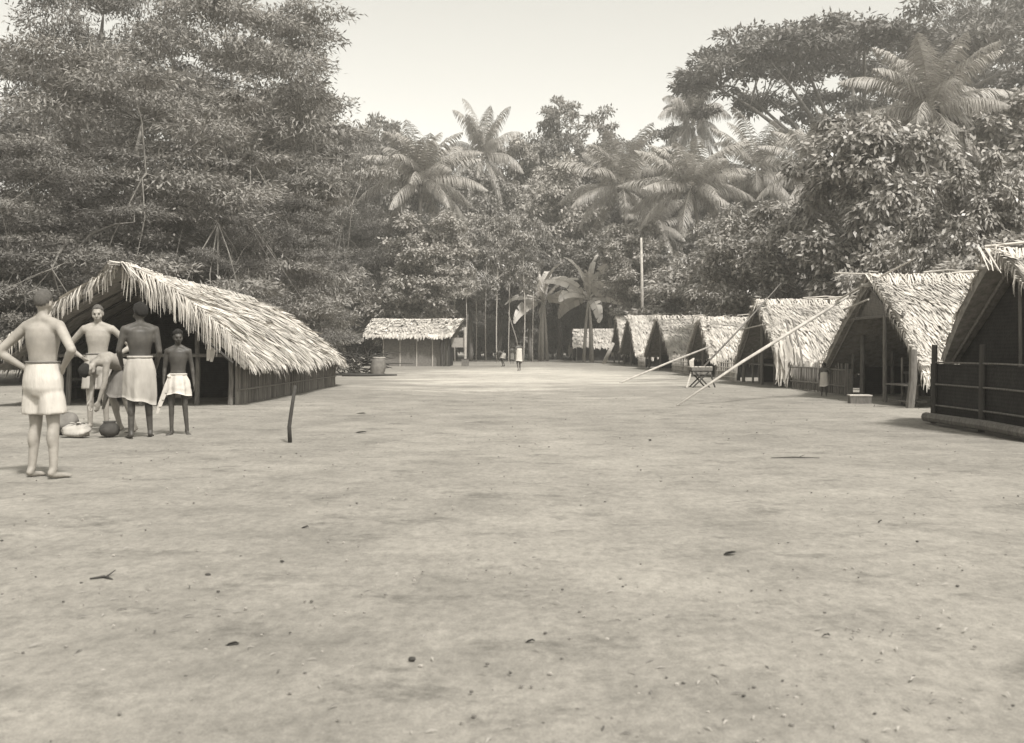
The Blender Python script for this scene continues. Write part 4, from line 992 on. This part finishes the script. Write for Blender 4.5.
def palm_fn(seed, H, nf, L, lean=1.2, thin=False, up_bias=.2):
    def f(label, group):
        g = np.random.default_rng(seed); rd = random.Random(seed); t = empty('coconut_palm', (0, 0, 0), 0, label, 'palm tree', group)
        a = rd.uniform(0, 6.3); pts = [Vector((math.cos(a) * lean * ((k / 9) ** 1.8 - 1), math.sin(a) * lean * ((k / 9) ** 1.8 - 1), H * k / 9)) for k in range(10)]
        mb = MB(); mb.tube(pts, [.26] + [.17 - .005 * k for k in range(8)] + [.12], 9); mb.build('trunk', M['bark_pale'] if thin else M['bark'], t, smooth=True)
        Vs = []; rb = MB()
        for i in range(nf):
            q = i / nf; el = R(86 - 122 * q ** 1.15 + rd.uniform(-9, 9)); az = i * 2.399 + rd.uniform(-.25, .25); l_ = L * rd.uniform(.9, 1.15) * (.85 if q < .1 else 1)
            V, ps = frond_geo(g, (0, 0, H), az, el, l_, 1.15 - .35 * q + rd.uniform(-.15, .3), .07, 64, L * .24, .6 + .8 * q)
            Vs.append(V); rb.tube([tuple(p) for p in ps[::2]], [.035, .03, .026, .022, .018, .013, .01, .005], 5, cap=False)
        V = np.concatenate(Vs); me = fast_mesh('crown', V, np.arange(len(V)).reshape(-1, 4)); me.materials.append(M['palm'])
        o = bpy.data.objects.new('crown', me); col.objects.link(o); o.parent = t; rb.build('frond_stems', M['bark_pale'], o)
        for k in range(7):
            c = MB(); an = k * .9; c.ellipsoid((math.cos(an) * .26, math.sin(an) * .26, H - .32 - .08 * (k % 3)), (.11, .11, .14), None, 10, 7); c.build('coconut', M['leaf_dark'], t, smooth=True)
        return t
    return f
proto('palm', 14, 4.6, palm_fn(21, 14, 28, 5.0)); proto('palm2', 14, 4.6, palm_fn(22, 14, 24, 5.2, 1.8)); proto('palm3', 14, 4.6, palm_fn(23, 14, 30, 4.8, .8, True))

def banana_fn(seed):
    def f(label, group):
        rd = random.Random(seed); t = empty('banana_plant', (0, 0, 0), 0, label, 'banana plant', group)
        H = 3.4
        for k in range(3):
            mb = MB(); a = k * 2.1; mb.tube([(math.cos(a) * .3, math.sin(a) * .3, 0), (math.cos(a) * .2, math.sin(a) * .2, H * .5), (math.cos(a) * .05, math.sin(a) * .05, H * (1 - .1 * k))], [.11, .09, .05], 9); mb.build('stem', M['bark_pale'], t, smooth=True)
        n = 13
        for i in range(n):
            az = i * 2.399 + rd.uniform(-.2, .2); el = R(86 - 96 * (i / n)); L = rd.uniform(2.4, 3.1); w = rd.uniform(.6, .8); K = 18
            p = Vector((0, 0, H * .92)); h = Vector((math.cos(az), math.sin(az), 0)); e = el; pts = []
            for k in range(K + 1):
                pts.append(p.copy()); p = p + (h * math.cos(e) + Vector((0, 0, math.sin(e)))) * L / K; e -= (1.5 - .2 * i / n) / K * (.2 + 1.5 * k / K)
            mb = MB(); roll = 0; ra = rd.choice((-1, 1)) * rd.uniform(.5, 1.1); e_ = (pts[6] - pts[3]).normalized(); S = h.cross(Vector((0, 0, 1))); S = (S * math.cos(ra) + e_.cross(S) * math.sin(ra)).normalized()
            for s in (-1, 1):
                k = 3
                while k < K:
                    seg = rd.choice((1, 2, 2, 3)); k2 = min(K, k + seg); q = [pts[j] for j in range(k, k2 + 1)]; out = []
                    dr = rd.uniform(.05, .5); gap = rd.uniform(0, .35)
                    for j, pp in enumerate(q):
                        u = (k + j - 3) / (K - 3); ww = w * .5 * math.sin(math.pi * min(1, u * .9 + .1)) ** .5 * (1 if j else .97)
                        sl_ = Vector((0, 0, -dr + .25 * s * roll)); out.append(pp + (S * s + sl_).normalized() * ww + (q[min(j + 1, len(q) - 1)] - pp) * gap)
                    m_ = len(q); mb.add(q + out, [(j, j + 1, m_ + j + 1, m_ + j) for j in range(m_ - 1)]); k = k2
            mb.tube(pts, [.035 - .0016 * k for k in range(K + 1)], 5, cap=False); mb.build('leaf', M['banana'], t)
        return t
    return f
proto('banana', 5.2, 2.4, banana_fn(31)); proto('banana2', 5.2, 2.4, banana_fn(35))

def plant(key, px, Y, topy, wpx, label, group=None, rot=None, x=None, basez=0):
    K = KIND[key]; first = K['root'] is None
    if first: K['root'] = K['fn'](label, group); o = K['root']
    else: o = copy_tree(K['root']); o['label'] = label
    if group: o['group'] = group
    elif 'group' in o: del o['group']
    H = wz(topy, Y); r = wpx * Y / F
    o.location = (wx(px, Y) if x is None else x, Y, basez); o.scale = (r / K['R'], r / K['R'], H / K['H']); o.rotation_euler.z = random.uniform(0, 6.28) if rot is None else rot
    return o
def palm(key, px, Y, cy, lpx, label, rot=None, group='coconut palms among the forest'):
    """crown centre at px, cy; frond reach lpx"""
    o = plant(key, px, Y, cy, lpx * 1.04, label, group, rot); return o

# left feathery trees
plant('feather', 140, 40, 62, 170, 'huge feathery tree rising behind the long hut at the left', rot=.4)
plant('feather2', 262, 46, 185, 92, 'feathery dark tree with flat sprays directly behind the long hut roof', rot=1.2)
plant('feather2', 30, 36, 150, 150, 'dark feathery tree at the far left edge, behind the pale men', rot=2.2)
plant('feather', 230, 56, 5, 150, 'very tall feathery tree whose top leaves the picture at the upper left', rot=3.5)
plant('feather2', 90, 60, -60, 140, 'tallest dark tree in the upper left corner', rot=.9)
plant('forest3', 250, 66, 40, 90, 'tall round-crowned tree beside the open sky, upper left', rot=2)
plant('feather', 325, 84, 122, 66, 'feathery tree reaching out over the mat-walled hut', rot=5.1)
plant('feather2', 385, 84, 225, 60, 'low feathery tree behind the mat-walled hut', rot=4)
plant('feather2', 205, 39, 215, 75, 'dark feathery low tree close behind the long hut ridge', rot=3)
plant('feather', -30, 34, 190, 120, 'feathery pale tree at the extreme left edge', rot=1)
plant('under', 322, 60, 300, 36, 'dark shrub between the long hut and the mat-walled hut', rot=1)
plant('under', 60, 37, 265, 75, 'bushy undergrowth behind the left side of the long hut', rot=2)
plant('under', 400, 82, 285, 50, 'bushy shrub just behind the mat-walled hut roof', rot=3)
# right trees
plant('bread', 872, 44, 107, 92, 'big glossy broad-leaved tree standing over the second right-hand house', rot=.3)
plant('bread2', 790, 50, 195, 78, 'rounded leafy tree behind the third right-hand house', rot=1.3)
plant('bread2', 735, 66, 205, 55, 'leafy tree behind the fourth right-hand house', rot=4.2)
plant('under', 700, 72, 262, 60, 'bushy shrub behind the fifth right-hand house', rot=5)
plant('bread', 975, 34, 150, 70, 'broad-leaved tree at the right edge behind the nearest house', rot=2.3)
plant('forest2', 985, 56, 80, 75, 'pale leafy tree rising at the upper right edge', rot=2.6)
plant('umbrella', 855, 104, 22, 172, 'huge umbrella-crowned tree spreading dark branches across the upper right sky', rot=.6)
plant('umbrella', 1030, 112, -10, 120, 'second umbrella-crowned tree beyond the upper right corner', rot=2)
plant('under', 905, 38, 240, 60, 'bushy undergrowth behind the second right-hand house', rot=4)
plant('plume', 655, 106, 246, 58, 'pale feathery bush rising behind the last right-hand house', rot=1)
plant('plume', 585, 112, 243, 56, 'pale feathery bush spreading behind the two banana plants', rot=3)
plant('under', 1010, 27, 240, 90, 'bushy shrub at the right edge behind the nearest house', rot=1)
# palms
palm('palm', 421, 82, 178, 62, 'big coconut palm standing left of centre above the mat-walled hut', rot=.5)
palm('palm2', 482, 118, 158, 36, 'smaller hazy coconut palm just right of the big left one', rot=1.5)
palm('palm2', 622, 84, 185, 60, 'coconut palm with drooping side fronds right of centre', rot=4.4)
palm('palm', 692, 78, 186, 64, 'big coconut palm with spreading fronds right of centre', rot=2.2)
palm('palm3', 693, 118, 124, 34, 'tall distant coconut palm showing against the sky gap', rot=.3)
palm('palm2', 757, 84, 172, 52, 'coconut palm left of the umbrella tree', rot=2.8)
palm('palm3', 815, 76, 172, 56, 'coconut palm below the umbrella tree branches', rot=1.9)
palm('palm', 930, 54, 108, 80, 'large pale coconut palm drooping at the upper right edge', rot=3.9)
palm('palm3', 560, 112, 205, 36, 'half-hidden coconut palm in the middle of the forest', rot=5)
palm('palm2', 655, 100, 225, 40, 'low coconut palm between the two big right-hand palms', rot=.2)
for (k, px, Y, ty, wp, lab) in (('forest2', 428, 78, 208, 44, 'pale leafy tree hiding the trunk of the big left palm'), ('forest', 470, 94, 225, 40, 'leafy tree below the smaller left palm'),
        ('plume', 350, 90, 215, 50, 'feathery bush left of the big left palm trunk'), ('forest2', 634, 80, 215, 34, 'pale leafy tree hiding the trunk of the drooping right palm'), ('forest', 690, 104, 222, 40, 'leafy tree hiding the trunk of the big right palm'), ('bread2', 765, 72, 215, 52, 'glossy leafy tree between the third and fourth house roofs')):
    plant(k, px, Y, ty, wp, lab)
# banana plants
plant('banana', 543, 92, 262, 37, 'left banana plant of the pair before the forest', 'banana plants at the end of the clearing', rot=.4)
plant('banana2', 589, 90, 258, 41, 'right banana plant of the pair, above the low far hut', 'banana plants at the end of the clearing', rot=1.1)
# forest wall
for i in range(22):
    plant('under', 400 + i * 17, 116 + (i % 3) * 3, 268 + (i * 37) % 22, 26, 'dim bush in the back row of undergrowth under the forest trees', 'back row of undergrowth')
G1 = 'forest trees behind the village'
wall = [('forest3', 335, 110, 128, 50, 'dark forest tree below the left edge of the open sky'), ('forest', 372, 116, 112, 42, 'forest tree left of the big left palm'), ('forest2', 408, 126, 128, 40, 'pale forest tree directly behind the big left palm'),
        ('forest3', 445, 122, 150, 40, 'forest tree between the two left palms'), ('forest', 478, 118, 165, 40, 'forest tree under the smaller hazy palm'), ('forest2', 512, 120, 130, 38, 'forest tree where the skyline starts to rise'),
        ('forest3', 540, 124, 108, 42, 'dark forest tree on the rising skyline'), ('open', 578, 128, 90, 48, 'open-crowned tree with visible branches at the top of the skyline'), ('forest2', 560, 106, 150, 46, 'pale forest tree in front of the open-crowned one'),
        ('forest', 600, 116, 135, 42, 'forest tree right of the open-crowned one'), ('open', 650, 122, 118, 46, 'open-crowned tree between the right palms'), ('forest3', 655, 112, 165, 44, 'forest tree behind the two big right palms'),
        ('forest', 720, 118, 158, 42, 'forest tree under the sky gap'), ('forest2', 760, 112, 165, 46, 'pale forest tree right of the sky gap'), ('forest3', 805, 104, 130, 50, 'dark forest tree below the umbrella tree'),
        ('forest', 860, 96, 95, 55, 'forest tree behind the big glossy tree'), ('forest2', 930, 88, 90, 60, 'forest tree at the right behind the large pale palm'), ('forest3', 1010, 80, 60, 70, 'forest tree at the right edge'),
        ('forest', 300, 104, 85, 60, 'forest tree behind the left feathery trees'), ('forest3', 500, 104, 215, 40, 'low forest tree in the centre above the clearing end'), ('forest2', 455, 100, 205, 36, 'low forest tree above the right end of the mat-walled hut'),
        ('forest', 610, 100, 225, 44, 'low forest tree above the banana plants'), ('forest3', 530, 98, 235, 34, 'low dark forest tree behind the left banana plant'), ('forest2', 740, 92, 225, 50, 'low pale forest tree behind the third house'), ('forest3', 680, 96, 240, 40, 'low dark forest tree behind the fifth house')]
for (k, px, Y, ty, wp, lab) in wall: plant(k, px, Y, ty, wp, lab, G1)
# deeper rows that close the view between the trunks
rb = random.Random(77)
for row, (Y, ty) in enumerate(((134, 175), (150, 185))):
    for i in range(20):
        px = -60 + i * 60 + row * 30 + rb.uniform(-10, 10)
        plant(rb.choice(('forest', 'forest2', 'forest3')), px, Y + rb.uniform(-4, 4), ty + rb.uniform(-15, 25), 46, 'forest tree of the dim deep rows closing the view behind all others', 'deep forest rows')
# undergrowth along the clearing's end
U = 'undergrowth at the far end of the clearing'
for i in range(17):
    px = 425 + i * 15 + rb.uniform(-5, 5)
    plant('under', px, rb.uniform(107, 114), rb.uniform(300, 326), rb.uniform(15, 24), 'low bush in the hedge of undergrowth closing the far end of the clearing', U)
for i, px in enumerate((455, 466, 476, 486, 497, 509, 524, 533)):
    plant('slim', px, 88 + rb.uniform(-4, 6), rb.uniform(200, 245), rb.uniform(9, 14), ['leftmost slim pale-trunked tree near the mat-walled hut', 'slim pale-trunked tree second from the mat-walled hut', 'slim pale-trunked tree third from the mat-walled hut', 'slim pale trunk just left of the stooping figure', 'slim pale trunk above the stooping figure', 'slim pale trunk above the farthest figure', 'slim pale trunk just left of the left banana plant', 'slim pale trunk behind the left banana plant'][i], 'slim pale-trunked trees at the end of the clearing')
for i in range(14):    # flanks outside the frame edges and behind the hut rows
    plant('under', 0, 0 + 30 + i * 5.2, 300, 40, 'bush in the dense thicket behind the right-hand house row', 'thicket behind the right-hand houses', x=19.5 + rb.uniform(-1, 2.5) + i * .25)
for o in [o for o in bpy.data.objects if o.get('group') == 'thicket behind the right-hand houses']:
    o.scale = (1, 1, .75)
for i in range(12):
    o = plant('under', 0, 38 + i * 5.2, 300, 40, 'bush in the dense thicket behind the long hut', 'thicket behind the left huts', x=-14.5 - rb.uniform(0, 3) + i * .1); o.scale = (1, 1, .7)

# ------------------------------------------------------------------ haze
hz = MB(); hz.box((0, 60, 24), (260, 260, 50)); m = bpy.data.materials.new('haze'); m.use_nodes = True; n = m.node_tree; n.nodes.clear()
out = n.nodes.new('ShaderNodeOutputMaterial'); pv = n.nodes.new('ShaderNodeVolumePrincipled'); pv.inputs['Color'].default_value = (1, .97, .9, 1); pv.inputs['Density'].default_value = .0014; pv.inputs['Anisotropy'].default_value = .2
n.links.new(pv.outputs[0], out.inputs['Volume']); ho = hz.build('haze', m); tag(ho, 'thin pale haze over the clearing and forest', 'haze', kind='stuff')
